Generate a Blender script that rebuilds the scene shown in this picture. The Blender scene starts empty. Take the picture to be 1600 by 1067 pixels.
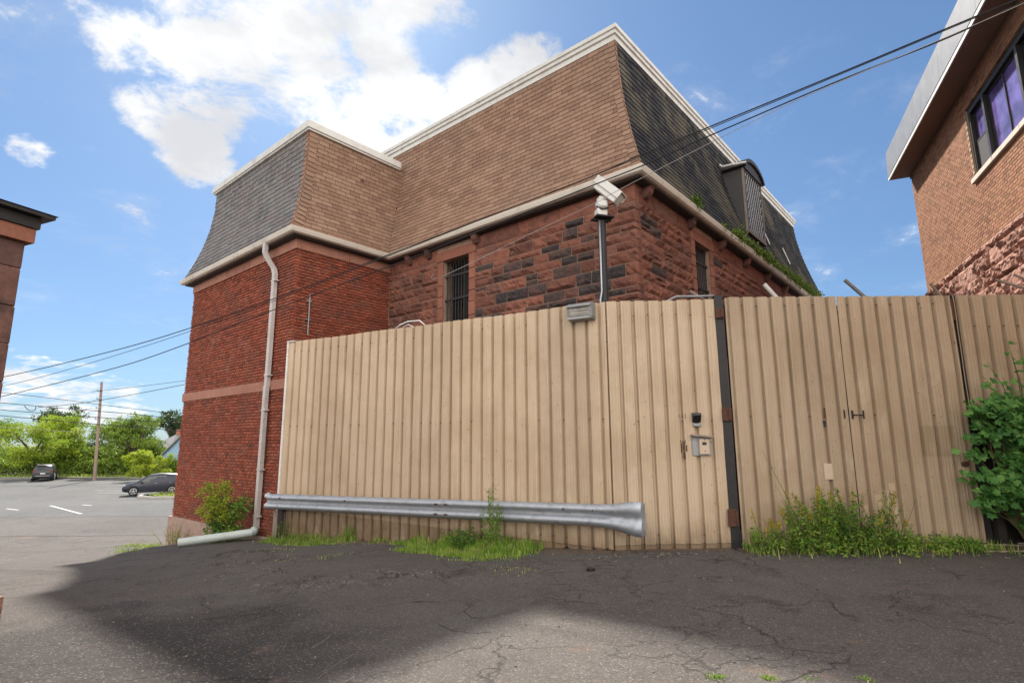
import bpy, math, random
from mathutils import Vector, Matrix, noise
V = Vector
SC = bpy.context.scene
COL = SC.collection

# ------------------------------------------------------------------ camera
F_PX, PITCH, ROLL = 862.68, 0.1766, -0.0059
cam_d = bpy.data.cameras.new('camera')
cam_d.sensor_width = 36.0
cam_d.lens = F_PX / 1600 * 36
cam_d.clip_start, cam_d.clip_end = 0.05, 3000
cam = bpy.data.objects.new('camera', cam_d)
COL.objects.link(cam)
SC.camera = cam
CAM = V((0, 0, 1.6))
_f = V((0, math.cos(PITCH), math.sin(PITCH)))
_u = V((0, -math.sin(PITCH), math.cos(PITCH)))
_r = V((1, 0, 0))
RT_ = _r * math.cos(ROLL) + _u * math.sin(ROLL)
UP_ = -_r * math.sin(ROLL) + _u * math.cos(ROLL)
cam.matrix_world = Matrix(((RT_.x, UP_.x, -_f.x, 0), (RT_.y, UP_.y, -_f.y, 0), (RT_.z, UP_.z, -_f.z, CAM.z), (0, 0, 0, 1)))

def ray(u, v):                       # direction of a photo pixel (1600 x 1067), used once to measure the place
    return _f + RT_ * ((u - 800) / F_PX) - UP_ * ((v - 533.5) / F_PX)

# ------------------------------------------------------------------ world, sun, exposure
SUN_EL = math.radians(43.8)
SUN_H = V((-0.363, 0.932, 0)).normalized()
SUN_DIR = V((SUN_H.x * math.cos(SUN_EL), SUN_H.y * math.cos(SUN_EL), math.sin(SUN_EL)))
SKY_STRENGTH, SUN_STRENGTH, EXPOSURE = 0.15, 2.0, 2.30

def nd(nt, typ, props=None, **ins):
    n = nt.nodes.new('ShaderNode' + typ)
    for k, v in (props or {}).items():
        setattr(n, k, v)
    for k, v in ins.items():
        k = k.replace('_', ' ')
        s = n.inputs[int(k[1:])] if (k[0] == 'i' and k[1:].isdigit()) else n.inputs[k]
        if isinstance(v, bpy.types.NodeSocket):
            nt.links.new(v, s)
        else:
            if s.type == 'RGBA' and len(v) == 3:
                v = (*v, 1)
            s.default_value = v
    return n

def mth(nt, op, a, b=0.0, c=0.0, clamp=False):
    return nd(nt, 'Math', {'operation': op, 'use_clamp': clamp}, i0=a, i1=b, i2=c).outputs[0]

def vmt(nt, op, a, b=(0, 0, 0)):
    n = nd(nt, 'VectorMath', {'operation': op}, i0=a, i1=b)
    return n.outputs[1] if op in ('DOT_PRODUCT', 'LENGTH', 'DISTANCE') else n.outputs[0]

def mixc(nt, f, a, b, blend='MIX'):
    return nd(nt, 'Mix', {'data_type': 'RGBA', 'blend_type': blend}, i0=f, i6=a, i7=b).outputs[2]

def sms(nt, x, lo, hi, a=0.0, b=1.0):
    return nd(nt, 'MapRange', {'interpolation_type': 'SMOOTHSTEP'}, i0=x, i1=lo, i2=hi, i3=a, i4=b).outputs[0]

world = bpy.data.worlds.new('World')
SC.world = world
world.use_nodes = True
wn = world.node_tree
wn.nodes.clear()
sky = wn.nodes.new('ShaderNodeTexSky')
sky.sky_type = 'NISHITA'
sky.sun_disc = False
sky.sun_elevation = SUN_EL
sky.sun_rotation = math.atan2(SUN_H.x, SUN_H.y)
sky.air_density, sky.dust_density, sky.ozone_density = 1.0, 0.6, 2.0
wdir = nd(wn, 'TexCoord').outputs['Generated']
sep = nd(wn, 'SeparateXYZ', Vector=wdir)
elev = sep.outputs[2]
# clouds: noise on a flat layer overhead, gathered by a few cumulus banks placed by compass direction
zc = mth(wn, 'ADD', mth(wn, 'MAXIMUM', elev, 0.0), 0.22)
cp = vmt(wn, 'DIVIDE', wdir, nd(wn, 'CombineXYZ', X=zc, Y=zc, Z=zc).outputs[0])
n1 = nd(wn, 'TexNoise', {'noise_dimensions': '3D'}, Vector=cp, Scale=4.2, Detail=12, Roughness=0.66, Distortion=0.25).outputs[0]
n2 = nd(wn, 'TexNoise', {'noise_dimensions': '3D'}, Vector=cp, Scale=1.1, Detail=3, Roughness=0.5).outputs[0]
bank = None
BANKS = [(330, 120, 95, 1.0), (262, 175, 70, .9), (300, 235, 62, .9), (440, 90, 120, 1.0), (560, 60, 115, 1.0), (520, 150, 110, 1.0), (640, 190, 85, 1), (600, 215, 80, 1),
         (215, 75, 60, .8), (745, 160, 70, .95), (815, 105, 62, .95), (700, 195, 70, .95), (855, 80, 40, .7), (600, 20, 70, .9), (40, 238, 34, .75), (735, 30, 22, .5), (403, 213, 18, .6), (350, 195, 28, .5),
         (500, -120, 230, 1.0), (300, -160, 180, 0.8), (60, 618, 75, .62), (150, 640, 70, .6), (110, 660, 80, .6)]
for (u, v, rad, wgt) in BANKS:
    d = ray(u, v).normalized()
    rr = rad / F_PX * 0.86
    t = vmt(wn, 'DISTANCE', wdir, tuple(d))
    g = sms(wn, t, rr * 0.45, rr * 1.35, wgt, 0.0)
    bank = g if bank is None else mth(wn, 'MAXIMUM', bank, g)
far = sms(wn, n2, 0.30, 0.46, 0.0, 1.0)           # unseen clouds added behind the camera to fill the shade
behind = sms(wn, mth(wn, 'SUBTRACT', sep.outputs[1], mth(wn, 'MULTIPLY', elev, 0.45)), 0.30, -0.10)
bank = mth(wn, 'MAXIMUM', bank, mth(wn, 'MULTIPLY', far, behind))
dens = mth(wn, 'ADD', mth(wn, 'MULTIPLY', bank, 0.80), mth(wn, 'MULTIPLY', mth(wn, 'SUBTRACT', n1, 0.5), 2.7))
dens = sms(wn, dens, 0.28, 0.74)
wisp = mth(wn, 'MULTIPLY', sms(wn, n1, 0.50, 0.80), 0.22)
dens = mth(wn, 'MAXIMUM', dens, wisp)
dens = mth(wn, 'MULTIPLY', dens, sms(wn, elev, 0.0, 0.05))
n3 = nd(wn, 'TexNoise', Vector=cp, Scale=3.0, Detail=6, Roughness=0.55).outputs[0]
cloud_fill = sms(wn, vmt(wn, 'DOT_PRODUCT', wdir, tuple(SUN_DIR)), 0.9, -0.5, 0.0, 1.0)     # added clouds opposite the sun brightened to light the shaded fronts
ccol = mixc(wn, sms(wn, n3, 0.36, 0.66), (1.02, 1.04, 1.09), (1.52, 1.52, 1.51))
ccol = mixc(wn, cloud_fill, ccol, (5.0, 4.8, 4.55))
skyg = nd(wn, 'Gamma', Color=sky.outputs[0], Gamma=0.66).outputs[0]
skyc = mixc(wn, 1.0, skyg, (0.166, 0.232, 0.312), 'MULTIPLY')
wcol = mixc(wn, dens, skyc, ccol)
bg = nd(wn, 'Background', Color=wcol, Strength=SKY_STRENGTH)
wo = wn.nodes.new('ShaderNodeOutputWorld')
wn.links.new(bg.outputs[0], wo.inputs[0])

sun_d = bpy.data.lights.new('sun', 'SUN')
sun_d.energy = SUN_STRENGTH
sun_d.angle = math.radians(1.7)   # veiled by thin cloud
sun_d.color = (1.0, 0.93, 0.83)
sun = bpy.data.objects.new('sun', sun_d)
COL.objects.link(sun)
sun.rotation_euler = SUN_DIR.to_track_quat('Z', 'Y').to_euler()
sun.location = SUN_DIR * 60

SC.view_settings.view_transform = 'Standard'
SC.view_settings.look = 'None'
SC.view_settings.gamma = 1.0
SC.view_settings.use_curve_mapping = False
SC.view_settings.exposure = EXPOSURE
SC.render.engine = 'CYCLES'

# ------------------------------------------------------------------ mesh helpers
rng = random.Random(7)

class MB:
    def __init__(s):
        s.v, s.f, s.m, s.t = [], [], [], []
    def add(s, vs, fs, m=0, t=0.0):
        b = len(s.v)
        s.v.extend(V(x) for x in vs)
        s.t.extend([t] * len(vs))
        for f in fs:
            s.f.append([b + i for i in f])
            s.m.append(m)
    def quad(s, a, b, c, d, m=0, t=0.0):
        s.add([a, b, c, d], [(0, 1, 2, 3)], m, t)
    def box(s, c, size, R=None, m=0, t=0.0):
        R = R or (V((1, 0, 0)), V((0, 1, 0)), V((0, 0, 1)))
        h = [x / 2 for x in size]
        c = V(c)
        vs = [c + R[0] * (i * h[0]) + R[1] * (j * h[1]) + R[2] * (k * h[2]) for i in (-1, 1) for j in (-1, 1) for k in (-1, 1)]
        s.add(vs, [(0, 1, 3, 2), (4, 6, 7, 5), (0, 4, 5, 1), (2, 3, 7, 6), (0, 2, 6, 4), (1, 5, 7, 3)], m, t)
    def bbox(s, c, size, R=None, bev=.01, m=0, t=0.0):   # box with chamfered edges
        R = R or (V((1, 0, 0)), V((0, 1, 0)), V((0, 0, 1)))
        c = V(c)
        h = [x / 2 for x in size]
        idx, vs = {}, []
        for i in (-1, 1):
            for j in (-1, 1):
                for k in (-1, 1):
                    for ax in range(3):
                        d = [h[0], h[1], h[2]]
                        for q in range(3):
                            if q != ax:
                                d[q] -= bev
                        idx[(i, j, k, ax)] = len(vs)
                        vs.append(c + R[0] * (i * d[0]) + R[1] * (j * d[1]) + R[2] * (k * d[2]))
        fs = []
        S = (-1, 1)
        for a in S:
            fs.append([idx[(a, j, k, 0)] for j, k in ((-1, -1), (1, -1), (1, 1), (-1, 1))][::a])
            fs.append([idx[(i, a, k, 1)] for k, i in ((-1, -1), (1, -1), (1, 1), (-1, 1))][::a])
            fs.append([idx[(i, j, a, 2)] for i, j in ((-1, -1), (1, -1), (1, 1), (-1, 1))][::a])
            for b in S:
                fs.append([idx[(a, b, -1, 0)], idx[(a, b, 1, 0)], idx[(a, b, 1, 1)], idx[(a, b, -1, 1)]][::a * -b])
                fs.append([idx[(a, -1, b, 0)], idx[(a, 1, b, 0)], idx[(a, 1, b, 2)], idx[(a, -1, b, 2)]][::a * b])
                fs.append([idx[(-1, a, b, 1)], idx[(1, a, b, 1)], idx[(1, a, b, 2)], idx[(-1, a, b, 2)]][::a * -b])
                for k in S:
                    fs.append([idx[(a, b, k, 0)], idx[(a, b, k, 1)], idx[(a, b, k, 2)]][::a * b * k])
        s.add(vs, fs, m, t)
    def tube(s, pts, r, n=8, m=0, t=0.0, cap=True):
        pts = [V(p) for p in pts]
        rs = r if isinstance(r, (list, tuple)) else [r] * len(pts)
        rings = []
        b = len(s.v)
        up = V((0.13, 0.07, 1)).normalized()
        for i, p in enumerate(pts):
            d = (pts[min(i + 1, len(pts) - 1)] - pts[max(i - 1, 0)]).normalized()
            x = d.cross(up if abs(d.dot(up)) < .97 else V((1, 0, 0))).normalized()
            y = d.cross(x)
            for k in range(n):
                a = 2 * math.pi * k / n
                s.v.append(p + (x * math.cos(a) + y * math.sin(a)) * rs[i])
                s.t.append(t)
        for i in range(len(pts) - 1):
            for k in range(n):
                s.f.append([b + i * n + k, b + i * n + (k + 1) % n, b + (i + 1) * n + (k + 1) % n, b + (i + 1) * n + k])
                s.m.append(m)
        if cap:
            s.f.append([b + k for k in range(n)][::-1]); s.m.append(m)
            s.f.append([b + (len(pts) - 1) * n + k for k in range(n)]); s.m.append(m)
    def prism(s, poly, d, m=0, t=0.0):         # closed polygon pushed along d
        n = len(poly)
        poly = [V(p) for p in poly]
        d = V(d)
        s.add(poly + [p + d for p in poly], [list(range(n))[::-1], list(range(n, 2 * n))] + [(i, (i + 1) % n, n + (i + 1) % n, n + i) for i in range(n)], m, t)
    def build(s, name, mats, parent=None, smooth=False, kind=None, label=None, at=None):
        me = bpy.data.meshes.new(name)
        o = V(at) if at is not None else (org(parent) if parent else V((0, 0, 0)))
        me.from_pydata([tuple(p - o) for p in s.v], [], s.f)
        mats = mats if isinstance(mats, (list, tuple)) else [mats]
        for m in mats:
            me.materials.append(m)
        if len(mats) > 1:
            me.polygons.foreach_set('material_index', s.m)
        if any(s.t):
            at_ = me.attributes.new('tint', 'FLOAT', 'POINT')
            at_.data.foreach_set('value', s.t)
        if smooth:
            me.polygons.foreach_set('use_smooth', [True] * len(s.f))
            if smooth is not True:
                me.set_sharp_from_angle(angle=math.radians(smooth))
        me.update()
        ob = bpy.data.objects.new(name, me)
        COL.objects.link(ob)
        put(ob, o, parent)
        if kind: ob['kind'] = kind
        if label: ob['label'] = label
        return ob

ORG = {}
def org(o):
    return ORG[o.name]
def put(ob, world_loc, parent=None):
    ORG[ob.name] = V(world_loc)
    ob.location = V(world_loc) - (org(parent) if parent else V((0, 0, 0)))
    if parent:
        ob.parent = parent
def thing(name, label, cat, loc=(0, 0, 0), group=None):
    o = bpy.data.objects.new(name, None)
    o.empty_display_size = .2
    COL.objects.link(o)
    put(o, loc)
    o['label'], o['category'] = label, cat
    if group: o['group'] = group
    return o
def tag(o, label, cat, group=None):
    o['label'], o['category'] = label, cat
    if group: o['group'] = group
    return o
def struct(o):
    o['kind'] = 'structure'
    return o

class Frame:                        # a wall plane: s along the wall, o outwards, z up
    def __init__(s, O, n):
        s.O, s.n = V((O[0], O[1], 0)), V((n[0], n[1], 0)).normalized()
        s.e = V((s.n.y, -s.n.x, 0))
        s.R = (s.e, s.n, V((0, 0, 1)))
    def p(s, a, o, z):
        return s.O + s.e * a + s.n * o + V((0, 0, z))

def off(poly, o):                   # offset an open plan polyline outwards (outward = right of travel e)
    res = []
    ns = []
    for i in range(len(poly) - 1):
        d = (poly[i + 1] - poly[i]).normalized()
        ns.append(V((-d.y, d.x, 0)))
    for i, p in enumerate(poly):
        a = ns[max(i - 1, 0)]
        b = ns[min(i, len(ns) - 1)]
        res.append(p + (a + b) * (o / (1 + a.dot(b))))
    return res
def sweep(mb, poly, prof, closed=True, caps=True, m=0):   # prof = [(o, z)...] swept along the plan polyline with mitres
    b = len(mb.v)
    cols = [[q + V((0, 0, z)) for q in off(poly, o)] for o, z in prof]
    n, k = len(prof), len(poly)
    for c in cols:
        mb.v.extend(c); mb.t.extend([0.0] * k)
    for j in range(n if closed else n - 1):
        for i in range(k - 1):
            j2 = (j + 1) % n
            mb.f.append([b + j * k + i, b + j * k + i + 1, b + j2 * k + i + 1, b + j2 * k + i]); mb.m.append(m)
    if closed and caps:
        mb.f.append([b + j * k for j in range(n)]); mb.m.append(m)
        mb.f.append([b + j * k + k - 1 for j in range(n)][::-1]); mb.m.append(m)

# unit pieces shared by bricks, shingles and slates
def unit_brick(jit, inset=.10, front=.5, seed=0):
    r = random.Random(seed)
    j = lambda a: a + r.uniform(-jit, jit)
    x, z = .5, .5
    vs = [(-x, -.5, -z), (x, -.5, -z), (x, -.5, z), (-x, -.5, z)]
    vs += [(j(a), .22, j(b)) for a, b in ((-x, -z), (x, -z), (x, z), (-x, z))]
    ix, iz = .5 - inset * .35, .5 - inset
    vs += [(j(a), j(front), j(b)) for a, b in ((-ix, -iz), (ix, -iz), (ix, iz), (-ix, iz))]
    fs = [(i, (i + 1) % 4, 4 + (i + 1) % 4, 4 + i)[::-1] for i in range(4)] + [(4 + i, 4 + (i + 1) % 4, 8 + (i + 1) % 4, 8 + i)[::-1] for i in range(4)] + [(8, 11, 10, 9)]
    return vs, fs
def unit_tile(jit, seed=0):
    r = random.Random(seed)
    j = lambda a: a + r.uniform(-jit, jit)
    x = .5
    lo = [j(-.5), j(-.5)]
    vs = [(-x, -.5, lo[0]), (x, -.5, lo[1]), (x, -.5, .5), (-x, -.5, .5), (-x, j(.5), lo[0]), (x, j(.5), lo[1]), (x, .5, .5), (-x, .5, .5)]
    fs = [(4, 7, 6, 5), (0, 4, 5, 1), (1, 5, 6, 2), (0, 3, 7, 4)]
    return vs, fs

class Pieces:
    """collects (centre, axes, size) of alike pieces; the largest in view become objects, the rest one joined part"""
    def __init__(s, units):
        s.u, s.l = units, []
    def add(s, c, R, size):
        s.l.append((V(c), R, size, rng.randrange(len(s.u)), rng.random()))
    def emit(s, name, stuff_name, mat, parent, nmax=300):
        def key(it):
            d = it[0] - CAM
            f = d.dot(_f)
            if f < .3: return 1e9
            u, v = 800 + F_PX * d.dot(RT_) / f, 533.5 - F_PX * d.dot(UP_) / f
            if not (-5 < u < 1605 and -5 < v < 1072): return 1e6 + f
            cosv = abs(it[1][1].dot(d.normalized()))
            return -it[2][0] * it[2][2] * max(cosv, .05) / f ** 2
        l = sorted(s.l, key=key)
        meshes = []
        for i, (vs, fs) in enumerate(s.u):
            me = bpy.data.meshes.new(name)
            me.from_pydata(vs, [], fs)
            me.materials.append(mat)
            meshes.append(me)
        for c, R, size, ui, t in l[:nmax]:
            ob = bpy.data.objects.new(name, meshes[ui])
            COL.objects.link(ob)
            lo = c - org(parent)
            ob.parent = parent
            X, Y, Z = R[0] * size[0], R[1] * size[1], R[2] * size[2]
            ob.matrix_basis = Matrix(((X.x, Y.x, Z.x, lo.x), (X.y, Y.y, Z.y, lo.y), (X.z, Y.z, Z.z, lo.z), (0, 0, 0, 1)))
        if len(l) > nmax:
            mb = MB()
            for c, R, size, ui, t in l[nmax:]:
                vs, fs = s.u[ui]
                X, Y, Z = R[0] * size[0], R[1] * size[1], R[2] * size[2]
                mb.add([c + X * p[0] + Y * p[1] + Z * p[2] for p in vs], fs, 0, t + .001)
            mb.build(stuff_name, mat, parent, kind='stuff')

# ------------------------------------------------------------------ materials
def newmat(name):
    m = bpy.data.materials.new(name)
    m.use_nodes = True
    nt = m.node_tree
    b = nt.nodes['Principled BSDF']
    return m, nt, b
def setb(nt, b, **kw):
    for k, v in kw.items():
        k = k.replace('_', ' ')
        if isinstance(v, bpy.types.NodeSocket):
            nt.links.new(v, b.inputs[k])
        else:
            if b.inputs[k].type == 'RGBA' and len(v) == 3: v = (*v, 1)
            b.inputs[k].default_value = v
def wpos(nt):
    return nd(nt, 'NewGeometry').outputs['Position']
def noi(nt, vec, scale, detail=4, rough=.55, dist=0.0):
    return nd(nt, 'TexNoise', Vector=vec, Scale=scale, Detail=detail, Roughness=rough, Distortion=dist).outputs[0]
def bump(nt, b, h, strength=.4, dist=.01):
    nt.links.new(nd(nt, 'Bump', Strength=strength, Distance=dist, Height=h).outputs[0], b.inputs['Normal'])
def tintv(nt):
    t = nd(nt, 'Attribute', {'attribute_name': 'tint'}).outputs['Fac']
    r = nd(nt, 'ObjectInfo').outputs['Random']
    return mth(nt, 'FRACT', mth(nt, 'ADD', t, r))
def ramp(nt, f, stops, interp='LINEAR'):
    n = nt.nodes.new('ShaderNodeValToRGB')
    cr = n.color_ramp
    cr.interpolation = interp
    while len(cr.elements) > 1: cr.elements.remove(cr.elements[-1])
    cr.elements[0].position, cr.elements[0].color = stops[0][0], (*stops[0][1], 1)
    for p, c in stops[1:]:
        e = cr.elements.new(p); e.color = (*c, 1)
    nt.links.new(f, n.inputs[0])
    return n.outputs[0]

def piece_mat(name, stops, rough=.85, grain=40, gamt=.25, big=.8, bigcol=None, bigamt=.0, pale=None, bstr=.5, bd=.004, mid=6, midamt=.2, spec=.3):
    m, nt, b = newmat(name)
    P = wpos(nt)
    c = ramp(nt, tintv(nt), stops)
    g = noi(nt, P, grain, 5, .65)
    md = noi(nt, P, mid, 4, .6)
    v = mth(nt, 'ADD', mth(nt, 'MULTIPLY', mth(nt, 'SUBTRACT', g, .5), gamt * 3), mth(nt, 'MULTIPLY', mth(nt, 'SUBTRACT', md, .5), midamt * 3))
    c = nd(nt, 'HueSaturation', Color=c, Value=mth(nt, 'ADD', v, 1.0)).outputs[0]
    if bigcol:
        c = mixc(nt, mth(nt, 'MULTIPLY', sms(nt, noi(nt, P, big, 5, .65), .47, .68), bigamt), c, bigcol)
    if pale:
        pn = noi(nt, vmt(nt, 'MULTIPLY', P, (1.6, 1.6, 2.6)), 1.0, 7, .72)
        c = mixc(nt, sms(nt, pn, .56, .74, 0, .5), c, pale)
    setb(nt, b, Base_Color=c, Roughness=rough, Specular_IOR_Level=spec)
    bump(nt, b, g, bstr, bd)
    return m
def plain_mat(name, col, rough=.6, metal=0.0, var=.12, scale=9, bstr=.15, bd=.002, dirt=None, dirtamt=.5, spec=.4):
    m, nt, b = newmat(name)
    P = wpos(nt)
    n = noi(nt, P, scale, 6, .65)
    c = nd(nt, 'HueSaturation', Color=(*col, 1), Value=mth(nt, 'ADD', mth(nt, 'MULTIPLY', mth(nt, 'SUBTRACT', n, .5), var * 4), 1.0)).outputs[0]
    if dirt:
        c = mixc(nt, mth(nt, 'MULTIPLY', sms(nt, noi(nt, P, scale * .45, 6, .7), .48, .72), dirtamt), c, dirt)
    setb(nt, b, Base_Color=c, Roughness=mth(nt, 'ADD', rough, mth(nt, 'MULTIPLY', mth(nt, 'SUBTRACT', n, .5), .25), clamp=True), Metallic=metal, Specular_IOR_Level=spec)
    if bstr: bump(nt, b, noi(nt, P, scale * 6, 4, .6), bstr, bd)
    return m
def leaf_mat(name, stops, trans=.35, rough=.5):
    m, nt, b = newmat(name)
    t = tintv(nt)
    c = ramp(nt, t, stops)
    setb(nt, b, Base_Color=c, Roughness=rough, Specular_IOR_Level=.25)
    tr = nd(nt, 'BsdfTranslucent', Color=mixc(nt, .5, c, (.55, .75, .12), 'MULTIPLY') if False else c)
    mx = nd(nt, 'MixShader', i0=trans, i1=b.outputs[0], i2=tr.outputs[0])
    nt.links.new(mx.outputs[0], nt.nodes['Material Output'].inputs[0])
    return m

M = {}
M['red_brick'] = piece_mat('painted_red_brick', [(0, (0.176, 0.044, 0.024)), (.4, (0.248, 0.06, 0.0312)), (.72, (0.304, 0.08, 0.0416)), (.9, (0.264, 0.088, 0.0496)), (1, (0.12, 0.04, 0.0288))], grain=55, bstr=.7, bd=.006, bigcol=(.17, .065, .045), bigamt=.75, big=1.1, pale=(.40, .20, .14))
M['mortar_red'] = plain_mat('red_mortar', (.20, .062, .042), .95, var=.2, scale=20, dirt=(.34, .22, .17), dirtamt=.45)
M['mortar'] = plain_mat('pale_mortar', (.34, .225, .165), .95, var=.2, scale=20, dirt=(.16, .08, .06), dirtamt=.75)
M['sandstone'] = piece_mat('red_sandstone', [(0, (.125, .050, .034)), (.35, (.175, .066, .043)), (.7, (.225, .086, .056)), (1, (.17, .080, .058))], grain=30, bstr=.9, bd=.01, bigcol=(.07, .035, .03), bigamt=.65, big=2.2, pale=(.36, .17, .115), mid=9, midamt=.28)
M['black_stone'] = piece_mat('blackened_sandstone', [(0, (.032, .027, .028)), (.5, (.05, .038, .036)), (1, (.075, .046, .038))], grain=30, bstr=.9, bd=.01, bigcol=(.17, .065, .045), bigamt=.5, big=3.2, mid=9, midamt=.3)
M['dressed'] = piece_mat('dressed_sandstone', [(0, (0.2295, 0.08925, 0.0578)), (1, (0.2805, 0.1148, 0.0748))], grain=22, bstr=.3, bd=.003, bigcol=(.13, .06, .045), bigamt=.45, big=1.4, mid=4, midamt=.2)
M['band'] = piece_mat('pale_sandstone_band', [(0, (0.306, 0.1403, 0.09775)), (.5, (0.357, 0.17, 0.119)), (1, (0.272, 0.1148, 0.085))], grain=22, bstr=.3, bd=.003, bigcol=(.24, .10, .07), bigamt=.4, big=1.0, mid=4)
M['plinth'] = plain_mat('plinth_render', (.36, .24, .19), .9, var=.22, scale=4, dirt=(.20, .15, .11), dirtamt=.6, bstr=.4, bd=.006)
M['shingle'] = piece_mat('tan_asphalt_shingle', [(0, (0.208, 0.124, 0.0864)), (.3, (0.248, 0.152, 0.104)), (.6, (0.272, 0.1696, 0.1176)), (.85, (0.292, 0.184, 0.128)), (1, (0.2, 0.116, 0.084))], rough=.95, grain=130, gamt=.30, bstr=.6, bd=.003, bigcol=(.20, .135, .10), bigamt=.40, big=.55, mid=2, midamt=.14, spec=.15)
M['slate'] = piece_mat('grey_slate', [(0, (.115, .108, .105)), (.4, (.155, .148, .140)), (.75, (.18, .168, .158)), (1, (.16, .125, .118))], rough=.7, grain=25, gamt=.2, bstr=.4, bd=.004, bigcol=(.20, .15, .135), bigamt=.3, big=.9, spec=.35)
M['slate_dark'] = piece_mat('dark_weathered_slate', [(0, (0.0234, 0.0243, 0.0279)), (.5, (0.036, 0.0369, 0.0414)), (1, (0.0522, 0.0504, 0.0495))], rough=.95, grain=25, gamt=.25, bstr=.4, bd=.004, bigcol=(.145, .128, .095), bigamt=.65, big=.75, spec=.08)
M['white_trim'] = plain_mat('white_painted_trim', (.58, .565, .525), .5, var=.09, scale=5, dirt=(.36, .31, .25), dirtamt=.55)
M['gutter'] = plain_mat('cream_metal_gutter', (.60, .54, .46), .45, var=.07, scale=3, dirt=(.33, .25, .20), dirtamt=.55)
M['soffit'] = plain_mat('dark_soffit', (.045, .036, .033), .8, var=.25, scale=5)
M['downspout'] = plain_mat('grey_beige_downspout', (.50, .46, .43), .45, var=.07, scale=4, dirt=(.26, .20, .17), dirtamt=.5)
M['galv'] = plain_mat('galvanised_steel', (.40, .42, .45), .5, metal=.7, var=.16, scale=14, dirt=(.22, .23, .25), dirtamt=.6)
M['galv_dull'] = plain_mat('dull_galvanised_steel', (.28, .28, .28), .55, metal=.4, var=.2, scale=22)
M['black_metal'] = plain_mat('black_metal', (.018, .017, .018), .55, var=.25, scale=14, dirt=(.05, .03, .022), dirtamt=.4)
M['rust'] = plain_mat('rusty_steel', (.085, .036, .022), .9, var=.4, scale=30, bstr=.6, bd=.004)
M['white_metal'] = plain_mat('white_painted_metal', (.66, .64, .60), .45, var=.08, scale=10, dirt=(.40, .35, .30), dirtamt=.5)
M['beige_plastic'] = plain_mat('beige_plastic', (.50, .38, .28), .5, var=.06, scale=20)
M['black_plastic'] = plain_mat('black_plastic', (.012, .012, .013), .4, var=.15, scale=20)
M['pvc'] = plain_mat('pale_pvc_pipe', (.46, .52, .49), .4, var=.06, scale=6, dirt=(.30, .30, .26), dirtamt=.45)
M['cable'] = plain_mat('black_cable', (.035, .034, .036), 1.0, var=.1, scale=5, bstr=0, spec=0)
M['thin_wire'] = plain_mat('grey_wire', (.30, .28, .26), 1.0, var=.1, scale=5, bstr=0, spec=0)
M['white_cable'] = plain_mat('white_cable', (.70, .68, .66), .5, var=.05, scale=5, bstr=0)
M['wood_dark'] = plain_mat('weathered_dark_wood', (.030, .024, .020), .9, var=.35, scale=9)
M['wood_grey'] = plain_mat('weathered_grey_wood', (.24, .19, .155), .9, var=.3, scale=11, bstr=.4)
M['pole_wood'] = plain_mat('utility_pole_wood', (.25, .18, .14), .9, var=.25, scale=6, bstr=.3)
M['bark'] = plain_mat('bark', (.10, .075, .055), .95, var=.35, scale=8, bstr=.6, bd=.02)
M['stem'] = plain_mat('green_brown_stem', (.11, .10, .04), .7, var=.2, scale=30)
M['kerb'] = plain_mat('concrete_kerb', (.36, .34, .31), .9, var=.15, scale=5, dirt=(.22, .20, .18))
M['white_paint'] = plain_mat('road_paint', (.34, .34, .33), .8, var=.15, scale=6, dirt=(.30, .30, .30), dirtamt=.7)
M['rubble'] = piece_mat('rubble_stone', [(0, (.20, .10, .075)), (1, (.30, .16, .12))], grain=25, bstr=.9, bd=.012, bigcol=(.08, .05, .045), bigamt=.5, big=5)
M['sooty'] = piece_mat('sooty_or_shaded_sandstone', [(0, (.075, .042, .036)), (.5, (.135, .066, .052)), (1, (.20, .09, .068))], grain=25, bstr=.5, bd=.006, bigcol=(.028, .022, .022), bigamt=.85, big=1.8, mid=5, midamt=.3)
M['tan_brick'] = piece_mat('tan_orange_brick', [(0, (.16, .072, .038)), (.25, (.235, .108, .056)), (.5, (.275, .13, .067)), (.75, (.31, .15, .08)), (1, (.27, .11, .064))], grain=50, bstr=.5, bd=.004, mid=5)
M['mortar_tan'] = plain_mat('tan_mortar', (.34, .25, .18), .95, var=.15, scale=20)
M['rock_pink'] = piece_mat('rock_faced_pink_sandstone', [(0, (.26, .125, .092)), (.5, (.33, .17, .128)), (1, (.36, .20, .155))], grain=26, bstr=1.0, bd=.012, bigcol=(.13, .06, .045), bigamt=.55, big=3, mid=8, midamt=.3)
M['fascia'] = plain_mat('grey_metal_fascia', (.115, .12, .135), .5, metal=0.0, var=.08, scale=3)
M['pale_trim'] = plain_mat('pale_trim_strip', (.52, .52, .50), .5, var=.06, scale=4)
M['soffit_brown'] = plain_mat('brown_soffit', (.17, .11, .085), .8, var=.12, scale=3)
M['sill'] = plain_mat('limestone_sill', (.48, .42, .36), .85, var=.1, scale=6)
M['dormer_sheet'] = plain_mat('dark_lead_sheet', (.050, .047, .046), .6, var=.2, scale=6)
M['dormer_edge'] = plain_mat('worn_edge_trim', (.22, .17, .145), .7, var=.2, scale=9)
M['frame_dark'] = plain_mat('dark_bronze_frame', (.022, .019, .018), .4, var=.1, scale=8)
M['house_blue'] = plain_mat('pale_blue_siding', (.26, .40, .52), .7, var=.06, scale=2)
M['roof_grey'] = plain_mat('grey_house_shingle', (.20, .20, .21), .9, var=.12, scale=4)
M['chimney'] = plain_mat('chimney_brick', (.30, .12, .08), .9, var=.2, scale=6)
M['cream_wall'] = plain_mat('cream_house_wall', (.55, .52, .46), .8, var=.06, scale=3)
M['white_sheet'] = plain_mat('white_sign_sheet', (.62, .63, .68), .6, var=.06, scale=9)

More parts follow.
